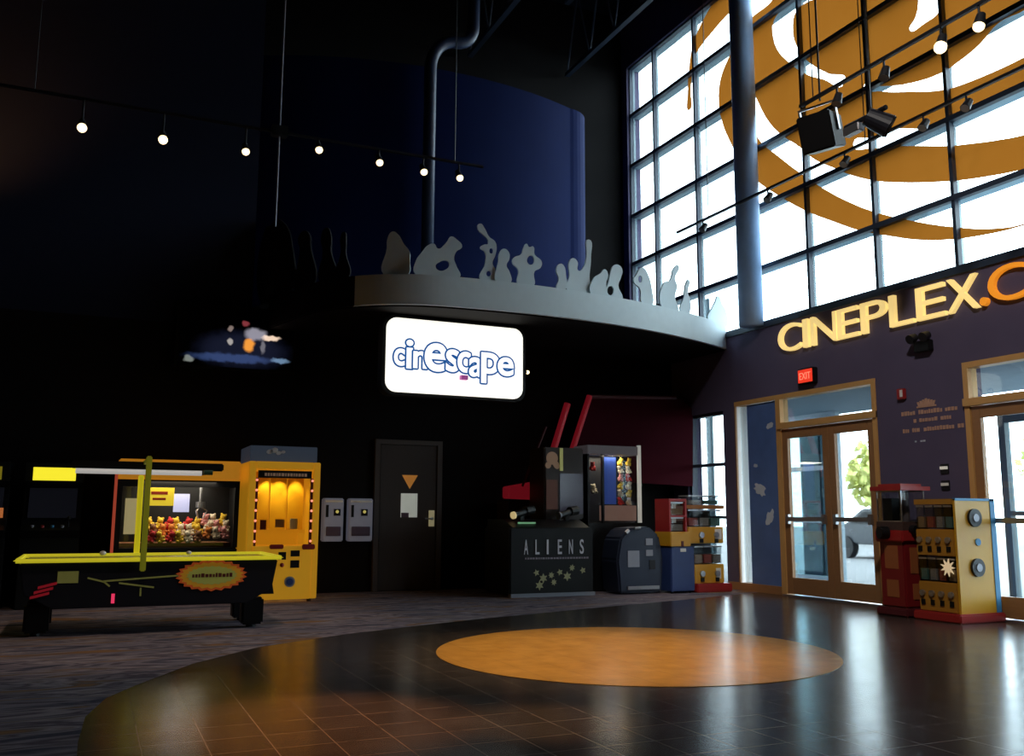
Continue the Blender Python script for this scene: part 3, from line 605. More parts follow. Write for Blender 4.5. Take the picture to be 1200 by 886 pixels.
for y, lit, d in ((7.52, 0, 'unlit spot head at the left end of the track above the loudspeaker'), (6.83, 0, 'unlit spot head in the middle of the track above the loudspeaker'), (6.10, 2, 'larger glowing bulb on the track in front of the orange swirl'), (5.66, 1, 'smaller glowing bulb at the top right on the swirl track')):
    lamp_head((XA, y, TZ2 - .018), (XA - 2, y - .3, 1), d, GA, lit, .16, .055, 20)
for y, d in ((12.15, 'unlit spot head on the window track, left of the round column'), (10.53, 'unlit spot head on the window track just right of the round column'), (8.97, 'unlit spot head on the window track below the loudspeaker'), (7.67, 'unlit spot head on the window track right of the spotlight'), (7.06, 'rightmost unlit spot head on the window track')):
    lamp_head((XB, y, TZ2 - .018), (XB - 1.5, y, 4), d, GB, 0, .12, .055)

# hanging loudspeaker and spotlight
sp = thing('loudspeaker', 'black hanging loudspeaker box tilted down in front of the window', 'loudspeaker', (7.6, 7.99, 5.3))
B4 = Matrix.Translation((7.6, 7.98, 5.66)) @ Matrix.Scale(.74, 4) @ Matrix.Rotation(math.radians(200), 4, 'Z') @ Matrix.Rotation(math.radians(18), 4, 'Y')
q = MB(); pr = [(-.20, -.30), (.22, -.30), (.22, .30), (-.20, .20)]
q.prism([B4 @ Vector((a, -.28, z)) for a, z in pr], B4.to_3x3() @ Vector((0, .56, 0))); q.build('cabinet', M['black'], sp, bevel=.015)
MB().box((.221, -.25, -.27), (.232, .25, .27), M4=B4).build('grille', M['black'], sp)
q = MB().box((-.03, -.31, -.04), (.03, -.285, .42), M4=B4).box((-.03, .285, -.04), (.03, .31, .42), M4=B4).box((-.03, -.31, .40), (.03, .31, .43), M4=B4); q.build('yoke', M['steel'], sp)
MB().cyl((7.6, 7.98, 6.05), (7.6, 7.98, 11.5), .012, n=8).build('hanging_rod', M['darkmetal'], sp)
sl = thing('spotlight', 'black round spotlight on a pipe beside the hanging loudspeaker', 'spotlight', (7.6, 7.2, 5.4))
MB().cyl((7.52, 7.20, 5.52), (7.70, 7.06, 5.38), .10, .13, n=20).build('body', M['blackblue'], sl)
MB().cyl((7.70, 7.06, 5.38), (7.715, 7.05, 5.37), .12, n=20).build('lens', M['black'], sl)
MB().cyl((7.6, 7.60, 5.56), (7.6, 7.0, 5.56), .028, n=10).build('pipe', M['darkmetal'], sl); MB().box((7.55, 7.36, 5.44), (7.65, 7.60, 5.54)).build('clamp', M['steel'], sl, bevel=.01)
MB().cyl((7.6, 7.22, 5.56), (7.6, 7.22, 11.5), .012, n=8).build('hanging_rod', M['darkmetal'], sl)

# ------------------------------------------------------------------ pipe and roof joists
pts = [(4.62, 13.55, 4.35), (4.62, 13.55, 8.4)] + [(4.62 + .45 * (1 - math.cos(t)), 13.55, 8.4 + .55 * math.sin(t)) for t in [i / 8 * PI / 2 for i in range(1, 9)]] + [(5.07 + .3 * math.sin(t), 13.55, 8.95 + .35 * (1 - math.cos(t))) for t in [i / 6 * PI / 2 for i in range(1, 7)]] + [(5.37, 13.55, 11.5)]
tag(MB().tube(pts, .10, 14).build('pipe', mat('pipe_navy', (.022, .036, .085), .45), smooth=True), 'dark navy pipe rising from the ledge to an elbow under the ceiling', 'pipe')
def joist(x, y0, y1, z0, z1, label):
    t = thing('roof_joist', label, 'joist', (x, (y0 + y1) / 2, z0), 'open-web roof joists')
    bx(((x - .05, y0, z0), (x + .05, y1, z0 + .07)), ).build('bottom_chord', M['navyframe'], t); bx(((x - .05, y0, z1 - .07), (x + .05, y1, z1))).build('top_chord', M['navyframe'], t)
    b = MB(); n = int((y1 - y0) / .9); s = (y1 - y0) / n
    for i in range(n): b.cyl((x, y0 + i * s, z0 + .05), (x, y0 + (i + .5) * s, z1 - .05), .018, n=6); b.cyl((x, y0 + (i + .5) * s, z1 - .05), (x, y0 + (i + 1) * s, z0 + .05), .018, n=6)
    b.build('web', M['navyframe'], t)
for px, py, d in ((670, 85, 'dark open-web roof joist nearest the tall window'), (555, 62, 'dark open-web roof joist above the navy wall')):
    p = meet(px, py, (0, 15.3, 0), (0, 1, 0)); joist(p.x, -3.9, 15.5, p.z, 11.5, d)

# ------------------------------------------------------------------ back wall door, boxes
dr_ = thing('service_door', 'dark brown service door with paper notice in the back wall', 'door', (4.55, 14.0, 0))
bx(((4.06, 13.955, .01), (4.98, 13.995, 2.24))).build('panel', M['brownwood'], dr_, bevel=.004)
fq = bx(((3.97, 13.93, 0), (4.05, 14.0, 2.32)), ((4.99, 13.93, 0), (5.07, 14.0, 2.32)), ((4.05, 13.93, 2.25), (4.99, 14.0, 2.32))); fq.build('door_frame', mat('door_frame_brown', (.07, .05, .042), .5), dr_)
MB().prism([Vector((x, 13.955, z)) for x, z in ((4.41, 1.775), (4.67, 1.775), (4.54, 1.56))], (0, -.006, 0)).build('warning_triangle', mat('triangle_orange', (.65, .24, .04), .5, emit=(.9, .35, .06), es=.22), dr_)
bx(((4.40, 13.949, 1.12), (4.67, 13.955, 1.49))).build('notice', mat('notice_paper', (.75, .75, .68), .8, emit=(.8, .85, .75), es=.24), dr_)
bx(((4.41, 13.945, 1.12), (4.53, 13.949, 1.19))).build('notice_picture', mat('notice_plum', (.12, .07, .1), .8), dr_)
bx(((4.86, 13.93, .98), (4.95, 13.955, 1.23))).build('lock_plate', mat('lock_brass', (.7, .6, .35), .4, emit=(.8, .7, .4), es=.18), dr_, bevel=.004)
MB().cyl((4.90, 13.93, 1.10), (4.90, 13.88, 1.10), .022, n=12).cyl((4.90, 13.885, 1.10), (4.78, 13.885, 1.10), .012, n=10).build('lever', M['steel'], dr_)
for xa, xb, d in ((3.17, 3.47, 'grey wall-mounted box next to the yellow prize machine'), (3.555, 3.92, 'grey wall-mounted box next to the service door')):
    t = thing('wall_dispenser', d, 'dispenser', ((xa + xb) / 2, 14, .75)); cx = (xa + xb) / 2
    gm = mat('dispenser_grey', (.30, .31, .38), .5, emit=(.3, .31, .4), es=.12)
    bx(((xa, 13.82, .76), (xb, 14.0, 1.40))).build('housing', gm, t, bevel=.015)
    bx(((cx + .0, 13.812, 1.14), (cx + .10, 13.82, 1.24))).build('slot_plate', M['black'], t); MB().ball((cx + .05, 13.81, 1.20), .025).build('button', mat('button_yellow', (.6, .5, .1), .4, emit=(.8, .7, .2), es=.4), t)
    bx(((xa + .03, 13.813, 1.12), (xa + .07, 13.82, 1.3))).build('coin_slot', M['black'], t); bx(((xa + .04, 13.80, .84), (xb - .04, 13.82, .98))).build('tray', mat('tray_plum', (.10, .07, .12), .5), t, bevel=.006)
    bx(((xa + .02, 13.81, 1.34), (xb - .02, 13.82, 1.37))).build('label_strip', M['paper'], t)

# ------------------------------------------------------------------ air hockey table
ah = thing('air_hockey_table', 'long black air hockey table with lime rails and a burst sticker', 'game table', (.6, 10.5, 0))
X_, X2, Y_, Y2 = -.62, 1.86, 9.86, 11.1
b = MB(); pf = [(X_ + .05, .69), (X2 - .05, .69), (X2 - .10, .40), (X2 - .35, .26), (X_ + .35, .26), (X_ + .10, .40)]
b.prism([Vector((x, Y_ + .05, z)) for x, z in pf], (0, Y2 - Y_ - .1, 0)); b.build('body', M['blackblue'], ah, bevel=.01)
bx(((X_ + .08, Y_ + .08, .69), (X2 - .08, Y2 - .08, .705))).build('playfield', mat('playfield', (.10, .11, .13), .2), ah)
for nm in (((X_, Y_, .692), (X2, Y_ + .06, .732)), ((X_, Y2 - .06, .692), (X2, Y2, .732)), ((X_, Y_ + .06, .692), (X_ + .06, Y2 - .06, .732)), ((X2 - .06, Y_ + .06, .692), (X2, Y2 - .06, .732))):
    bx(nm).build('rail', M['lime'], ah, bevel=.018)
for x in (X_ + .22, X2 - .26):
    for y in (Y_ + .28, Y2 - .28):
        l = MB().box((x - .11, y - .09, .03), (x + .11, y + .09, .30)); l.build('leg', M['black'], ah, bevel=.02)
        MB().cyl((x, y, 0), (x, y, .03), .05, n=12).build('foot', M['darkmetal'], ah)
cx, cz = 1.16, .545; n = 44; sp_ = []
for ra, rb, nm, mm, yy in ((.325, .148, 'burst_edge', mat('burst_red', (.55, .09, .02), .4, emit=(.8, .14, .03), es=.12), .012), (.295, .125, 'burst_middle', mat('burst_orange', (.6, .28, .02), .4, emit=(.8, .4, .03), es=.1), .015), (.235, .088, 'burst_centre', mat('burst_green', (.35, .36, .08), .4, emit=(.45, .48, .1), es=.1), .018)):
    pts = []
    for i in range(n):
        t = 2 * PI * i / n; k = 1 + (.07 if i % 2 else -.05); pts.append(Vector((cx + ra * k * math.cos(t), Y_ + .05, cz + rb * k * math.sin(t))))
    MB().prism(pts, (0, -yy, 0)).build(nm, mm, ah)
b = MB(); rnd = random.Random(4); x = cx - .19
while x < cx + .17:
    w_ = rnd.uniform(.016, .034); b.box((x, Y_ + .028, cz - .018), (x + w_, Y_ + .032, cz + .012 + rnd.uniform(0, .012))); x += w_ + .008
b.build('burst_lettering', mat('burst_ink', (.12, .02, .015), .5), ah)
gm = mat('table_graphic', (.20, .20, .05), .5, emit=(.3, .3, .08), es=.12); b = MB()
for (xa, za, xb, zb) in ((.16, .51, .86, .55), (.02, .545, .18, .50), (.16, .51, .22, .46), (.30, .49, .62, .44), (.50, .44, .50, .36)):
    d = Vector((xb - xa, 0, zb - za)); nn = Vector((-d.z, 0, d.x)).normalized() * .008
    b.prism([Vector((xa, Y_ + .05, za)) - nn, Vector((xb, Y_ + .05, zb)) - nn, Vector((xb, Y_ + .05, zb)) + nn, Vector((xa, Y_ + .05, za)) + nn], (0, -.006, 0))
b.box((-.24, Y_ + .044, .50), (-.06, Y_ + .05, .61)); b.build('side_graphic', gm, ah)
b = MB()
for k in range(3): b.prism([Vector((-.46 + k * .03, Y_ + .045, .36 + k * .045)), Vector((-.30 + k * .03, Y_ + .045, .40 + k * .045)), Vector((-.30 + k * .03, Y_ + .045, .425 + k * .045)), Vector((-.46 + k * .03, Y_ + .045, .385 + k * .045))], (0, -.008, 0))
b.build('end_graphic', M['redbeam'], ah)
bx(((.24, Y_ + .04, .30), (.27, Y_ + .05, .39))).build('status_light', mat('status_red', (.6, .02, .08), .4, emit=(1, .05, .15), es=.7), ah)
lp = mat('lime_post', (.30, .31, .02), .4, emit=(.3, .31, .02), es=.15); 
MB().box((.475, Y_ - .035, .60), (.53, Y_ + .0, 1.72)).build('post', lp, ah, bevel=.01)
MB().box((.465, Y2, .66), (.525, Y2 + .035, 1.58)).build('post', mat('lime_post_lit', (.72, .62, .02), .4, emit=(.9, .75, .02), es=.35), ah, bevel=.01)  # brighter copy of the front post's lime, lit look put into the material
MB().box((.478, Y_ - .03, 1.66), (.522, Y2 + .03, 1.70)).build('cross_bar', lp, ah)
ym = Y_ + .55
bx(((-.2, ym - .05, 1.61), (1.28, ym + .05, 1.69))).build('lamp_housing', M['black'], ah, bevel=.012)
MB().cyl((-.16, ym - .02, 1.585), (1.06, ym - .02, 1.585), .028, n=14).build('lamp_tube', mat('tube_white', (.6, .6, .58), .4, emit=(.85, .82, .78), es=.38), ah)
MB().cyl((1.08, ym - .02, 1.60), (1.17, ym - .02, 1.60), .033, n=14).build('tube_cap', mat('cap_green', (.03, .10, .07), .4), ah)
MB().ball((.14, Y_ + .07, .775), .03, (1, 1, .8)).build('puck_knob', M['white'], ah); MB().ball((.93, Y_ + .07, .77), .025, (1, 1, .8)).build('puck_knob', M['white'], ah)

# ------------------------------------------------------------------ wide orange crane machine with toys
ck = thing('crane_machine', 'wide orange crane machine full of plush toys behind the hockey table', 'crane machine', (1.05, 13.2, 0))
a0, a1, f0, f1 = .30, 1.80, 12.8, 13.7
bx(((a0, f0, 0), (a1, f1, .72))).build('lower_cabinet', M['black'], ck, bevel=.015)
bx(((a0, f0 - .02, 1.59), (a1, f1, 1.85))).build('header', M['orange'], ck, bevel=.015)
bx(((a0 + .5, f0 - .026, 1.66), (a1 - .45, f0 - .02, 1.79))).build('header_graphic', M['black'], ck)
q = bx(((a0, f0, .72), (a0 + .06, f0 + .06, 1.59)), ((a1 - .06, f0, .72), (a1, f0 + .06, 1.59)), ((a0, f1 - .04, .72), (a1, f1, 1.59)), ((a0, f0 + .06, .72), (a0 + .02, f1, 1.59)), ((a1 - .02, f0 + .06, .72), (a1, f1, 1.59)), ((a0 + .06, f0, 1.50), (a1 - .06, f0 + .03, 1.59))); q.build('window_frame', M['black'], ck)
bx(((a0 + .05, f0 + .01, .72), (a1 - .05, f0 + .016, 1.52))).build('pane', GLASS, ck)
bx(((a0 - .04, f0 - .03, .62), (a0 - .005, f0 + .01, 1.80))).build('edge_light', mat('edge_red', (.35, .05, .03), .4, emit=(.7, .10, .05), es=.35), ck)
bx(((a0 + .06, f0 + .2, .72), (a1 - .06, f1 - .04, .78))).build('bed', mat('crane_bed', (.25, .08, .04), .7), ck)
bx(((a0 + .10, f0 - .01, .90), (a0 + .30, f0 + .008, 1.35))).build('side_card', mat('cream_card', (.6, .5, .25), .6, emit=(.8, .65, .3), es=.25), ck)
bx(((a0 + .32, f0 - .006, 1.26), (a0 + .68, f0 + .008, 1.49))).build('price_card', mat('yellow_card', (.75, .55, .03), .5, emit=(.95, .68, .04), es=.55), ck)
bx(((a0 + .40, f0 - .010, 1.40), (a0 + .60, f0 - .006, 1.44)), ((a0 + .42, f0 - .010, 1.33), (a0 + .58, f0 - .006, 1.36))).build('card_lettering', mat('card_red', (.5, .05, .02), .5), ck)
bx(((a0 + .70, f0 + .3, 1.18), (a0 + .90, f0 + .32, 1.42))).build('lilac_screen', mat('lilac_glow', (.5, .5, .75), .5, emit=(.6, .6, .95), es=.6), ck)
MB().cyl((1.35, 13.2, 1.59), (1.35, 13.2, 1.30), .02).cyl((1.35, 13.2, 1.32), (1.35, 13.2, 1.24), .06).build('claw', M['steel'], ck)
for k in range(3):
    t = 2 * PI * k / 3; MB().tube([(1.35, 13.2, 1.26), (1.35 + .09 * math.cos(t), 13.2 + .09 * math.sin(t), 1.2), (1.35 + .04 * math.cos(t), 13.2 + .04 * math.sin(t), 1.1)], .01, 6).build('claw_finger', M['steel'], ck)
l = lamp('AREA', 'crane_light', (1.05, 13.15, 1.57), 16, (1, .85, .65)); l.data.size = .9; l.location = Vector((1.05, 13.15, 1.57)) - ck.location; l.parent = ck
TOY = {'red': (.55, .03, .03), 'yellow': (.75, .5, .04), 'cream': (.7, .6, .45), 'orange': (.7, .22, .04), 'brown': (.25, .11, .05), 'pink': (.7, .3, .3)}
def toy(x, y, z, s, colr, seed, label, group, name='plush_toy'):
    b = MB(); rnd = random.Random(seed); b.ball((x, y, z + s * .8), s, (1, .9, .95), 10); b.ball((x, y - s * .2, z + s * 2.0), s * .75, (1, 1, 1), 10)
    for k in (-1, 1): b.ball((x + k * s * .5, y - s * .15, z + s * 2.6), s * .3, n=8); b.ball((x + k * s * .7, y - s * .4, z + s * 1.1), s * .35, n=8); b.ball((x + k * s * .5, y - s * .9, z + s * .35), s * .4, n=8)
    M4 = Matrix.Rotation(rnd.uniform(-.5, .5), 4, 'Y'); bmesh.ops.rotate(b.bm, cent=(x, y, z + s), matrix=M4.to_3x3(), verts=b.bm.verts)
    key = 'plush_' + colr
    pm = bpy.data.materials.get(key) or mat(key, TOY[colr], .9, bump=.4, scale=40)
    return tag(b.build(name, pm, smooth=True), label, 'toy', group)
seq = ['red', 'yellow', 'red', 'yellow', 'cream', 'brown', 'orange', 'orange', 'cream', 'cream', 'yellow', 'yellow']; k = 0
for r in range(3):
    for i in range(9):
        x = .74 + i * .115 + (r % 2) * .03; c = seq[(i + r * 5) % 12] if i < 6 else ('orange', 'cream', 'pink', 'cream', 'yellow', 'cream')[(i - 6 + r) % 6]
        z = .785 + r * .085 + (.05 if i > 5 else 0); toy(x, 13.0 + r * .18, z, .056, c, k, 'small %s plush toy in the heap inside the wide orange crane machine' % c, 'plush toys in the orange crane machine'); k += 1

# ------------------------------------------------------------------ tall yellow key prize machine
km = thing('prize_machine', 'tall yellow prize machine with glowing orange inside and dark header', 'prize machine', (2.38, 13.2, 0))
k0, k1, g0, g1 = 1.90, 2.85, 12.7, 13.7
bx(((k0, g0, .04), (k0 + .09, g1, 1.86)), ((k1 - .09, g0, .04), (k1, g1, 1.86)), ((k0 + .09, g0, 1.76), (k1 - .09, g1, 1.86)), ((k0 + .09, g1 - .05, .70), (k1 - .09, g1, 1.76))).build('body', M['glowyellow'], km, bevel=.01)
bx(((k0 + .02, g0 + .15, 1.86), (k1 - .02, g1, 2.08))).build('header', mat('header_navy', (.04, .055, .08), .5, emit=(.06, .08, .12), es=.25), km, bevel=.008)
b = MB(); 
for i, (x, z, r) in enumerate(((2.18, 2.0, .03), (2.24, 2.02, .035), (2.30, 1.985, .025), (2.36, 2.0, .02))): b.prism(ell(x, z, r * 1.5, r, .2, g0 + .15), (0, -.004, 0))
b.build('header_graphic', pale, km)
bx(((k0 + .12, g0 - .005, 1.64), (k1 - .12, g0 + .05, 1.74))).build('title_plate', M['black'], km)
strk = MB(); x = k0 + .2
rnd = random.Random(9)
while x < k1 - .2: w_ = rnd.uniform(.015, .04); strk.box((x, g0 - .010, 1.665), (x + w_, g0 - .005, 1.705)); x += w_ + .012
strk.build('title_lettering', mat('title_ink', (.35, .2, .12), .5, emit=(.5, .3, .2), es=.15), km)
ob_ = mat('amber_board', (.75, .40, .02), .5)
for x0, x1 in ((2.02, 2.24), (2.26, 2.48), (2.50, 2.72)): bx(((x0, g0 + .45, .95), (x1, g0 + .47, 1.74))).build('board', ob_, km)
bx(((k0 + .09, g0 + .5, .90), (k1 - .09, g1 - .05, .95))).build('shelf', M['glowyellow'], km)
for x in (k0 + .105, k1 - .105): bx(((x - .018, g0 + .02, .74), (x + .018, g0 + .06, 1.64))).build('side_rail', M['darkred'], km)
for x in (k0 + .105, k1 - .105):
    for i in range(7): MB().ball((x, g0 + .012, .80 + i * .135), .017, n=8).build('led', mat('led_red', (.8, .2, .15), .4, emit=(1, .32, .22), es=1.1) if not bpy.data.materials.get('led_red') else bpy.data.materials['led_red'], km)
bx(((k0 + .13, g0 + .002, .76), (k1 - .13, g0 + .01, 1.64))).build('pane', GLASS, km)
bx(((k0 + .09, g0 - .02, .04), (k1 - .09, g0 + .05, .74))).build('front_panel', M['glowyellow'], km, bevel=.008)
bx(((k0 + .42, g0 - .03, .56), (k0 + .52, g0 - .02, .66)), ((k0 + .58, g0 - .03, .60), (k0 + .70, g0 - .02, .68)), ((k0 + .58, g0 - .03, .45), (k0 + .70, g0 - .02, .55))).build('coin_slot', M['black'], km)
MB().ball((k0 + .47, g0 - .03, .49), .03, n=10).build('button', M['red'], km)
MB().cyl((k0 + .58, g0 - .02, .27), (k0 + .58, g0 - .035, .27), .07, n=20).build('emblem', M['grey'], km); MB().cyl((k0 + .58, g0 - .036, .27), (k0 + .58, g0 - .04, .27), .045, n=20).build('emblem_centre', M['blue'], km)
bx(((k0 + .30, g0 - .05, .70), (k0 + .48, g0, .76)), ((k1 - .22, g0 - .05, .69), (k1 - .05, g0, .76))).build('control_ledge', M['red'], km, bevel=.01)
bx(((k0 + .20, g0 + .2, .95), (k0 + .28, g0 + .21, 1.08)), ).build('prize_card', M['darkred'], km); bx(((k0 + .60, g0 + .2, .96), (k0 + .70, g0 + .21, 1.10))).build('prize_card', M['white'], km); bx(((k0 + .40, g0 + .2, .98), (k0 + .52, g0 + .21, 1.09))).build('prize_card', mat('tan_card', (.35, .18, .06), .6), km)
MB().prism([Vector((x, g0 - .02, z)) for x, z in ((k0 + .27, .66), (k0 + .36, .62), (k0 + .33, .40), (k0 + .38, .12), (k0 + .22, .12), (k0 + .26, .38))], (0, -.006, 0)).build('side_decal', M['black'], km)
for x in (k0 + .08, k1 - .08):
    for y in (g0 + .1, g1 - .1): MB().cyl((x, y, 0), (x, y, .05), .03, n=10).build('foot', M['black'], km)
for x in (2.2, 2.38, 2.6):
    l = lamp('SPOT', 'prize_light', (x, g0 + .32, 1.74), 16, (1, .74, .2), .02, (x, g0 + .46, 1.0), 70); l.location -= km.location; l.parent = km

# ------------------------------------------------------------------ dark upright arcade cabinets at the far left
def upright(x, y, label, mm, tilt):
    t = thing('arcade_cabinet', label, 'arcade cabinet', (x, y, 0)); pf = [(0, 0), (0, .85), (-.14, .95), (.10, 1.08), (.20, 1.48), (.02, 1.54), (.02, 1.78), (.6, 1.78), (.6, 0)]
    MB().prism([Vector((x - .33, y + a, z)) for a, z in pf], (.66, 0, 0)).build('body', M['black'], t, bevel=.008)
    bx(((x - .24, y + .005, 1.56), (x + .24, y + .02, 1.72))).build('marquee', mm, t)
    MB().prism([Vector((x - .27, y + a, z)) for a, z in ((.085, 1.10), (.19, 1.46), (.185, 1.47), (.075, 1.10))], (.54, 0, 0)).build('screen', mat('arcade_screen', (.01, .012, .016), .15, emit=(.02, .02, .03), es=.15), t)
    for k in range(4): MB().cyl((x - .2 + k * .11, y - .07, .985), (x - .2 + k * .11, y - .075, 1.01), .02, n=10).build('button', (M['grey'], M['red'], M['skyblue'], M['grey'])[k], t)
    MB().cyl((x + .2, y - .06, .99), (x + .2, y - .08, 1.09), .008, n=8).ball((x + .2, y - .08, 1.1), .025, n=8).build('joystick', M['darkmetal'], t)
upright(-.43, 12.88, 'dark arcade cabinet with a glowing yellow marquee left of the crane machine', mat('marquee_yellow', (.7, .6, .03), .5, emit=(.95, .82, .03), es=.95), 0)
upright(-1.25, 12.88, 'dark arcade cabinet at the left edge with a small orange light', mat('marquee_dark', (.2, .16, .02), .5, emit=(.5, .4, .02), es=.25), 0)
bx(((-1.12, 12.87, 1.10), (-.96, 12.885, 1.22))).build('picture', mat('cab_orange', (.5, .15, .04), .5, emit=(.75, .22, .06), es=.45), bpy.data.objects['arcade_cabinet.001'])

# ------------------------------------------------------------------ shooting game with silver lettering
sg2 = thing('shooting_game', 'low black shooting game cabinet with wide silver lettering in front of the red frame', 'arcade game', (6.18, 12.6, 0))
bx(((5.50, 12.25, .03), (6.86, 13.2, .98))).build('base', M['black'], sg2, bevel=.02)
MB().prism([Vector((5.55, y, z)) for y, z in ((12.25, .98), (12.6, 1.10), (13.2, 1.10), (13.2, .98))], (1.26, 0, 0)).build('gun_deck', M['black'], sg2)
sm = mat('silver_letter', (.5, .5, .54), .4, emit=(.5, .5, .55), es=.09); 
for i, ch in enumerate('ALIENS'): put_text(MB(), ch, (5.72 + i * .182, 12.242, .60), (1, 0, 0), .065 if ch != 'I' else .03, .21, depth=.006, offset=.01).build('letter', sm, sg2)
b = MB(); rnd = random.Random(3); x = 5.74
while x < 6.75: w_ = rnd.uniform(.015, .04); b.box((x, 12.24, .53), (x + w_, 12.25, .555)); x += w_ + .016
b.build('subtitle', mat('subtitle_ink', (.2, .17, .2), .5, emit=(.3, .26, .3), es=.07), sg2)
olive = mat('olive_graphic', (.25, .25, .12), .5, emit=(.35, .36, .2), es=.09)
for i, (x, z) in enumerate(((5.92, .34), (6.03, .26), (6.16, .30), (6.30, .34), (6.42, .28), (6.5, .40), (6.68, .36), (5.97, .16), (6.2, .2))):
    n_ = 5 + i % 3; r = .05 + .02 * (i % 3 == 1); MB().prism([Vector((x + r * (1 if j % 2 else .5) * math.cos(PI * j / n_), 12.25, z + r * (1 if j % 2 else .5) * math.sin(PI * j / n_))) for j in range(2 * n_)], (0, -.008, 0)).build('badge', olive, sg2)
bx(((5.50, 12.2, .0), (6.86, 12.3, .05))).build('kick_plate', M['grey'], sg2)
bx(((6.30, 12.75, 1.10), (6.98, 13.3, 2.2))).build('screen_housing', mat('housing_brown', (.035, .022, .018), .5), sg2, bevel=.02)
bx(((6.56, 12.738, 1.18), (6.96, 12.75, 1.80))).build('screen', mat('screen_slate', (.03, .033, .045), .2, emit=(.10, .10, .14), es=.18), sg2)
b = MB()
for i, (cx, cz, a_, c_) in enumerate(((6.43, 2.03, .10, .10), (6.36, 1.92, .05, .05), (6.50, 1.93, .05, .07))): b.prism(ell(cx, cz, a_, c_, .3 * i, 12.75), (0, -.004 - i * .001, 0))
b.build('side_art', mat('art_tan', (.3, .18, .12), .6, emit=(.4, .25, .15), es=.16), sg2)
bx(((6.33, 12.742, 1.25), (6.52, 12.75, 1.70))).build('poster', mat('poster_rust', (.10, .04, .025), .6, emit=(.15, .06, .04), es=.12), sg2)
bx(((6.56, 12.73, 1.84), (6.61, 12.75, 2.19))).build('marquee_edge', mat('edge_olive', (.4, .4, .12), .5, emit=(.55, .55, .2), es=.22), sg2)
for x, cap in ((5.70, mat('muzzle_amber', (.6, .45, .22), .4, emit=(.85, .65, .3), es=.5)), (6.45, M['grey'])):
    g = MB().cyl((x - .02, 12.5, 1.16), (x + .25, 12.62, 1.22), .05, n=12).cyl((x + .2, 12.6, 1.22), (x + .35, 12.66, 1.24), .07, n=12).box((x + .1, 12.54, 1.06), (x + .16, 12.6, 1.18)); g = g.build('mounted_gun', M['black'], sg2)
    MB().cyl((x - .05, 12.49, 1.155), (x - .02, 12.5, 1.16), .055, n=14).build('muzzle', cap, g)
bx(((5.70, 12.40, 1.035), (5.98, 12.42, 1.06))).build('deck_light', mat('deck_green', (.1, .25, .12), .4, emit=(.25, .6, .3), es=.35), sg2)

# red ride frame behind
rf = thing('red_game_frame', 'tall dark red game canopy with two slanted red struts by the corner', 'arcade game', (7.2, 13.2, 0))
YR = 13.4
def onback(px, py, y=YR): return meet(px, py, (0, y, 0), (0, 1, 0))
def strut(a, b_, r=.05, mm='redbeam'): MB().cyl(onback(*a), onback(*b_), r, n=10).build('strut', M[mm], rf)
strut((630, 588), (665, 473), .055); strut((660, 560), (691, 464), .05); strut((612, 570), (640, 500), .02, 'darkred')
MB().cyl(onback(690, 465), onback(792, 466), .035, n=10).build('top_rail', M['darkred'], rf)
pn = [onback(*p) for p in ((662, 560), (691, 466), (800, 468), (812, 480), (812, 570))]; MB().prism(pn, (0, .08, 0)).build('side_panel', mat('panel_maroon', (.055, .006, .012), .8, spec=.04), rf)
bs = [onback(*p) for p in ((596, 570), (642, 562), (642, 586), (596, 584))]; MB().prism(bs, (0, .25, 0)).build('seat_shell', M['redbeam'], rf, bevel=.015)
p = onback(596, 586); bx(((p.x, YR, 0), (8.3, YR + .45, p.z))).build('pedestal', mat('pedestal_maroon', (.025, .008, .008), .6), rf)

# white-framed toy crane in the middle
wc = thing('toy_crane', 'white-edged toy crane with a blue stripe and bright toys, right of the shooting game', 'crane machine', (7.5, 12.9, 0))
c0, c1, h0, h1 = 7.05, 8.02, 12.75, 13.22
bx(((c0, h0, 0), (c1, h1, 1.05))).build('lower_cabinet', M['black'], wc, bevel=.01)
bx(((c0, h0, 2.12), (c1, h1, 2.26))).build('header', mat('header_grey', (.14, .13, .14), .5, emit=(.2, .18, .2), es=.12), wc, bevel=.01)
bx(((c1 - .05, h0 - .02, 1.05), (c1, h0 + .03, 2.28))).build('edge_post', mat('edge_white', (.6, .6, .56), .5, emit=(.8, .78, .7), es=.25), wc)
bx(((c0, h0, 1.05), (c0 + .03, h1, 2.12)), ((c0 + .26, h0, 1.05), (c0 + .30, h0 + .04, 2.12)), ((c0, h1 - .03, 1.05), (c1, h1, 2.12))).build('window_frame', M['black'], wc)
bx(((c0 + .34, h0 + .08, 1.34), (c0 + .56, h0 + .10, 2.08))).build('blue_stripe', mat('stripe_blue', (.02, .05, .25), .4, emit=(.03, .07, .35), es=.28), wc)
bx(((c0 + .32, h0 + .05, 1.08), (c1 - .06, h0 + .20, 1.32))).build('prize_shelf', mat('shelf_pink', (.3, .16, .12), .6, emit=(.4, .22, .17), es=.22), wc)
bx(((c0 + .02, h0 + .005, 1.06), (c1 - .05, h0 + .011, 2.11))).build('pane', GLASS, wc)
l = lamp('AREA', 'toy_light', (7.5, 12.9, 2.1), 10, (1, .85, .65)); l.data.size = .4; l.location -= wc.location; l.parent = wc
pm_ = ['red', 'cream', 'yellow', 'cream', 'pink', 'yellow', 'cream']
for i in range(12):
    x = c0 + .66 + (i % 2) * .15; z = 1.33 + (i // 2) * .125; c = pm_[(i * 3) % 7]
    toy(x, h0 + .12, z, .045, c, 100 + i, '%s toy hanging in the right column of the white-edged toy crane' % c, 'toys in the white-edged crane')
toy(c0 + .15, h0 + .12, 1.86, .05, 'red', 130, 'round red toy behind the left pane of the white-edged toy crane', 'toys in the white-edged crane')
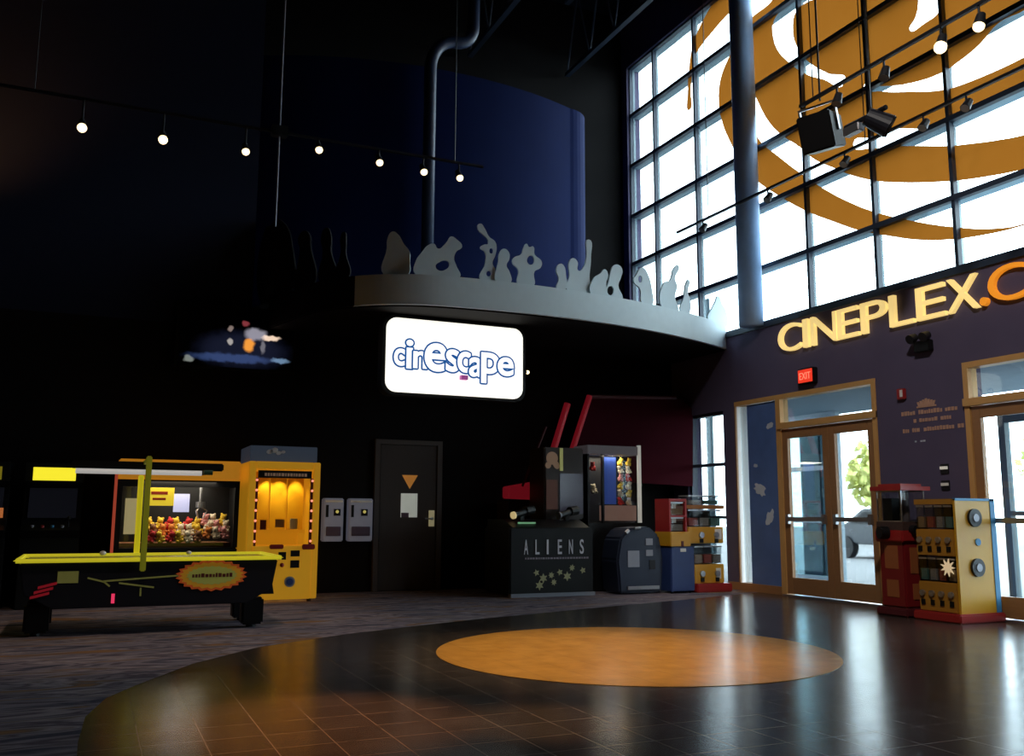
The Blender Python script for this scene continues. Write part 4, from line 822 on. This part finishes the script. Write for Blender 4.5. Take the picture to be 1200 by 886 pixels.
toy(c0 + .17, h0 + .12, 1.50, .055, 'cream', 131, 'long cream toy behind the left pane of the white-edged toy crane', 'toys in the white-edged crane')

# rounded blue-black pedestal game in front
pg = thing('pedestal_game', 'low rounded blue-black game pedestal before the white-edged toy crane', 'arcade game', (7.62, 12.35, 0))
MB().prism([Vector((x, 12.1, z)) for x, z in ((7.22, .02), (7.18, .5), (7.24, .82), (7.38, .97), (7.75, 1.0), (7.93, .86), (8.0, .5), (7.96, .02))], (0, .5, 0)).build('body', mat('pedestal_navy', (.02, .03, .06), .4), pg, bevel=.03)
for x0, x1, z0, z1, mm in ((7.36, 7.56, .40, .64, 'grey'), (7.68, 7.80, .72, .82, 'grey'), (7.68, 7.80, .56, .65, 'grey'), (7.74, 7.84, .36, .5, 'darkmetal')): bx(((x0, 12.088, z0), (x1, 12.102, z1))).build('front_plate', M[mm], pg)
MB().cyl((7.30, 12.05, .90), (7.36, 12.06, .94), .03).build('handle', M['steel'], pg); MB().cyl((7.48, 12.08, .97), (7.58, 12.08, .98), .02).build('handle', M['steel'], pg)
bx(((7.35, 12.08, .07), (7.9, 12.1, .12))).build('floor_plate', M['steel'], pg)

# ------------------------------------------------------------------ bulk candy machines in the corner
def bins(t, x0, x1, y0, y1, z0, z1, n, cols, axis='x'):
    for i in range(n):
        if axis == 'x':
            a = x0 + (x1 - x0) * i / n + .012; b_ = x0 + (x1 - x0) * (i + 1) / n - .012; A_, B_ = (a, y0, z0), (b_, y1, z1); F_ = ((a + .01, y0 + .012, z0 + .01), (b_ - .01, y1 - .01, z0 + (z1 - z0) * .55))
        else:
            a = y0 + (y1 - y0) * i / n + .012; b_ = y0 + (y1 - y0) * (i + 1) / n - .012; A_, B_ = (x0, a, z0), (x1, b_, z1); F_ = ((x0 + .012, a + .01, z0 + .01), (x1 - .01, b_ - .01, z0 + (z1 - z0) * .55))
        o = bx((A_, B_)).build('bin', GLASS, t); bx(F_).build('candy', cols[i % len(cols)], o)
        q = [A_[j] for j in range(3)]; bx(((A_[0] - .004, A_[1] - .004, z1), (B_[0] + .004, B_[1] + .004, z1 + .02))).build('lid', M['steel'], o)
candy = [mat('candy_' + n_, c, .5, scale=60, var=.5) for n_, c in (('tan', (.35, .22, .12)), ('red', (.4, .08, .06)), ('grey', (.3, .28, .26)), ('teal', (.1, .22, .2)))]
vr = thing('candy_rack', 'two-tier yellow candy vending rack on a red base by the narrow window', 'vending rack', (8.75, 12.25, 0))
bx(((8.52, 11.98, 0), (9.18, 12.5, .13))).build('base', M['red'], vr, bevel=.015)
bx(((8.52, 12.05, .13), (9.08, 12.45, .42))).build('lower_panel', M['yellow'], vr, bevel=.01)
bx(((8.42, 12.05, .74), (9.08, 12.45, .99))).build('upper_panel', M['yellow'], vr, bevel=.01)
bx(((8.50, 12.38, .42), (9.08, 12.45, .74)), ((8.42, 12.38, .99), (9.08, 12.45, 1.26))).build('back_panel', M['darkmetal'], vr)
bins(vr, 8.54, 9.07, 12.08, 12.36, .43, .68, 3, candy); bins(vr, 8.44, 9.07, 12.08, 12.36, 1.0, 1.24, 3, candy[1:])
bx(((8.40, 12.04, 1.27), (9.10, 12.46, 1.33))).build('shelf', mat('rack_orange', (.35, .14, .03), .5), vr)
bins(vr, 8.46, 9.05, 12.1, 12.36, 1.335, 1.46, 2, candy[2:])
for x in (8.66, 8.94):
    for z in (.28, .87):
        d = MB().cyl((x, 12.05, z), (x, 12.02, z), .045, n=14); d.build('coin_mechanism', M['steel'], vr); bx(((x - .03, 12.03, z - .12), (x + .03, 12.05, z - .06))).build('chute', M['black'], vr)
for x in (8.98,): bx(((x - .06, 12.042, .80), (x + .06, 12.05, .96)), ((x - .06, 12.042, .20), (x + .03, 12.05, .36))).build('label_card', M['paper'], vr)
vb2 = thing('candy_machine', 'blue-bodied candy vending machine with a yellow head left of the two-tier rack', 'vending machine', (8.22, 12.2, 0))
bx(((8.05, 11.98, .03), (8.48, 12.4, .70))).build('body', M['blue'], vb2, bevel=.015)
bx(((8.03, 11.95, .70), (8.40, 12.4, .92))).build('head', M['yellow'], vb2, bevel=.01); bx(((8.22, 11.94, .70), (8.26, 11.95, .78))).build('chute', M['darkred'], vb2)
bx(((8.22, 11.97, .62), (8.32, 11.985, .67))).build('coin_plate', M['white'], vb2)
bx(((8.04, 11.99, .92), (8.07, 12.38, 1.42)), ((8.33, 11.99, .92), (8.36, 12.38, 1.42)), ((8.07, 11.99, 1.38), (8.33, 12.38, 1.42)), ((8.07, 11.99, 1.14), (8.33, 12.38, 1.17))).build('display_frame', M['red'], vb2)
bins(vb2, 8.07, 8.33, 12.02, 12.36, .925, 1.12, 1, candy[2:]); bins(vb2, 8.07, 8.33, 12.02, 12.36, 1.175, 1.35, 1, candy)
for x in (8.1, 8.43): MB().cyl((x, 12.05, 0), (x, 12.05, .04), .02).build('foot', M['black'], vb2)

# ------------------------------------------------------------------ red gumball machine and yellow rack by the entrance
gm_ = thing('gumball_machine', 'tall red gumball machine with a clear square globe before the right door leaf', 'gumball machine', (8.93, 8.35, 0))
gx, gy = 8.93, 8.36
bx(((gx - .24, gy - .24, 0), (gx + .24, gy + .24, .10))).build('base', M['darkred'], gm_, bevel=.02)
bx(((gx - .19, gy - .19, .10), (gx + .19, gy + .19, .92))).build('body', mat('gumball_red', (.20, .012, .015), .35), gm_, bevel=.02)
bx(((gx - .195, gy - .10, .55), (gx - .188, gy + .10, .82)), ((gx - .195, gy - .09, .22), (gx - .188, gy + .09, .42)), ((gx - .10, gy - .197, .50), (gx + .10, gy - .188, .80)), ((gx - .08, gy - .197, .2), (gx + .08, gy - .188, .38))).build('front_panel', mat('rust_panel', (.33, .10, .03), .5), gm_)
bx(((gx - .23, gy - .22, .86), (gx + .22, gy + .22, 1.0))).build('collar', M['red'], gm_, bevel=.02)
MB().cyl((gx - .22, gy + .02, .97), (gx - .32, gy + .05, .97), .075, n=16).build('coin_mechanism', M['black'], gm_)
MB().cyl((gx - .05, gy - .20, 1.0), (gx - .05, gy - .27, 1.0), .06, n=16).build('coin_mechanism', M['black'], gm_)
bx(((gx - .20, gy - .20, 1.0), (gx + .20, gy + .20, 1.10))).build('globe_base', mat('dark_mixed_candy', (.06, .035, .03), .5, var=.7, scale=50), gm_)
g_ = frame_rect(MB(), gy - .19, gy + .19, 1.10, 1.47, .012, gx - .19, gx - .178); frame_rect(g_, gy - .19, gy + .19, 1.10, 1.47, .012, gx + .178, gx + .19); g_.build('globe_edge', M['steel'], gm_)
bx(((gx - .185, gy - .185, 1.10), (gx + .185, gy + .185, 1.47))).build('globe', GLASS, gm_)
bx(((gx - .14, gy + .0, 1.11), (gx - .02, gy + .14, 1.38))).build('display_card', M['black'], gm_); MB().cyl((gx + .06, gy, 1.10), (gx + .06, gy, 1.46), .06, n=16).build('spiral_column', mat('smoky', (.2, .16, .16), .4), gm_)
MB().box((gx - .24, gy - .24, 1.47), (gx + .24, gy + .24, 1.52)).box((gx - .17, gy - .17, 1.52), (gx + .17, gy + .17, 1.55)).build('lid', M['red'], gm_)

yr = thing('candy_rack', 'two-tier yellow candy vending rack with blue edges between the entrance doors', 'vending rack', (9.05, 7.72, 0))
r0, r1, s0, s1 = 8.78, 9.42, 7.47, 8.02
bx(((r0 - .06, s0 - .05, 0), (r1 + .02, s1 + .05, .10))).build('base', M['red'], yr, bevel=.015)
bx(((r1 - .02, s0, .10), (r1, s1, 1.36)), ((r0 + .02, s0, .10), (r1, s0 + .03, 1.36))).build('side_board', M['yellow'], yr)
bx(((r1 - .07, s0 - .008, .10), (r1 + .004, s0, 1.36)), ((r0 + .02, s0 - .008, 1.34), (r1, s0 + .03, 1.368))).build('blue_edge', M['skyblue'], yr)
ora = mat('amber_panel', (.42, .19, .02), .45)
for z0, z1 in ((.10, .43), (.72, 1.02)): bx(((r0, s0 + .03, z0), (r1 - .02, s1, z1))).build('mechanism_panel', ora, yr, bevel=.01)
bx(((r0, s0 + .03, 1.30), (r1 - .02, s1, 1.36))).build('top_board', ora, yr)
bins(yr, r0 + .02, r1 - .04, s0 + .04, s1, .44, .68, 4, candy, 'y'); bins(yr, r0 + .02, r1 - .04, s0 + .04, s1, 1.03, 1.27, 4, candy[::-1], 'y')
for z in (.30, .90):
    for i in range(4):
        y = s0 + .10 + i * .13; MB().cyl((r0, y, z), (r0 - .025, y, z), .035, n=12).build('coin_mechanism', M['steel'], yr); bx(((r0 - .012, y - .025, z - .13), (r0, y + .025, z - .07))).build('chute', M['black'], yr)
for z in (.60, 1.15): MB().cyl((r0 + .30, s0, z), (r0 + .30, s0 - .03, z), .10, n=24).build('wheel_ornament', M['darkmetal'], yr); MB().cyl((r0 + .30, s0 - .03, z), (r0 + .30, s0 - .04, z), .045, n=16).build('wheel_hub', M['grey'], yr)
MB().cyl((r0 + .34, s0, .88), (r0 + .34, s0 - .012, .88), .04, n=16).build('round_sticker', M['skyblue'], yr)
n_ = 9; MB().prism([Vector((r0 - .03, s0 + .10 + .10 * (1 if j % 2 else .45) * math.cos(PI * j / n_), .60 + .10 * (1 if j % 2 else .45) * math.sin(PI * j / n_))) for j in range(2 * n_)], (-.012, 0, 0)).build('star_ornament', mat('star_foil', (.9, .7, .4), .25, metal=.6, emit=(1, .8, .5), es=.4), yr)
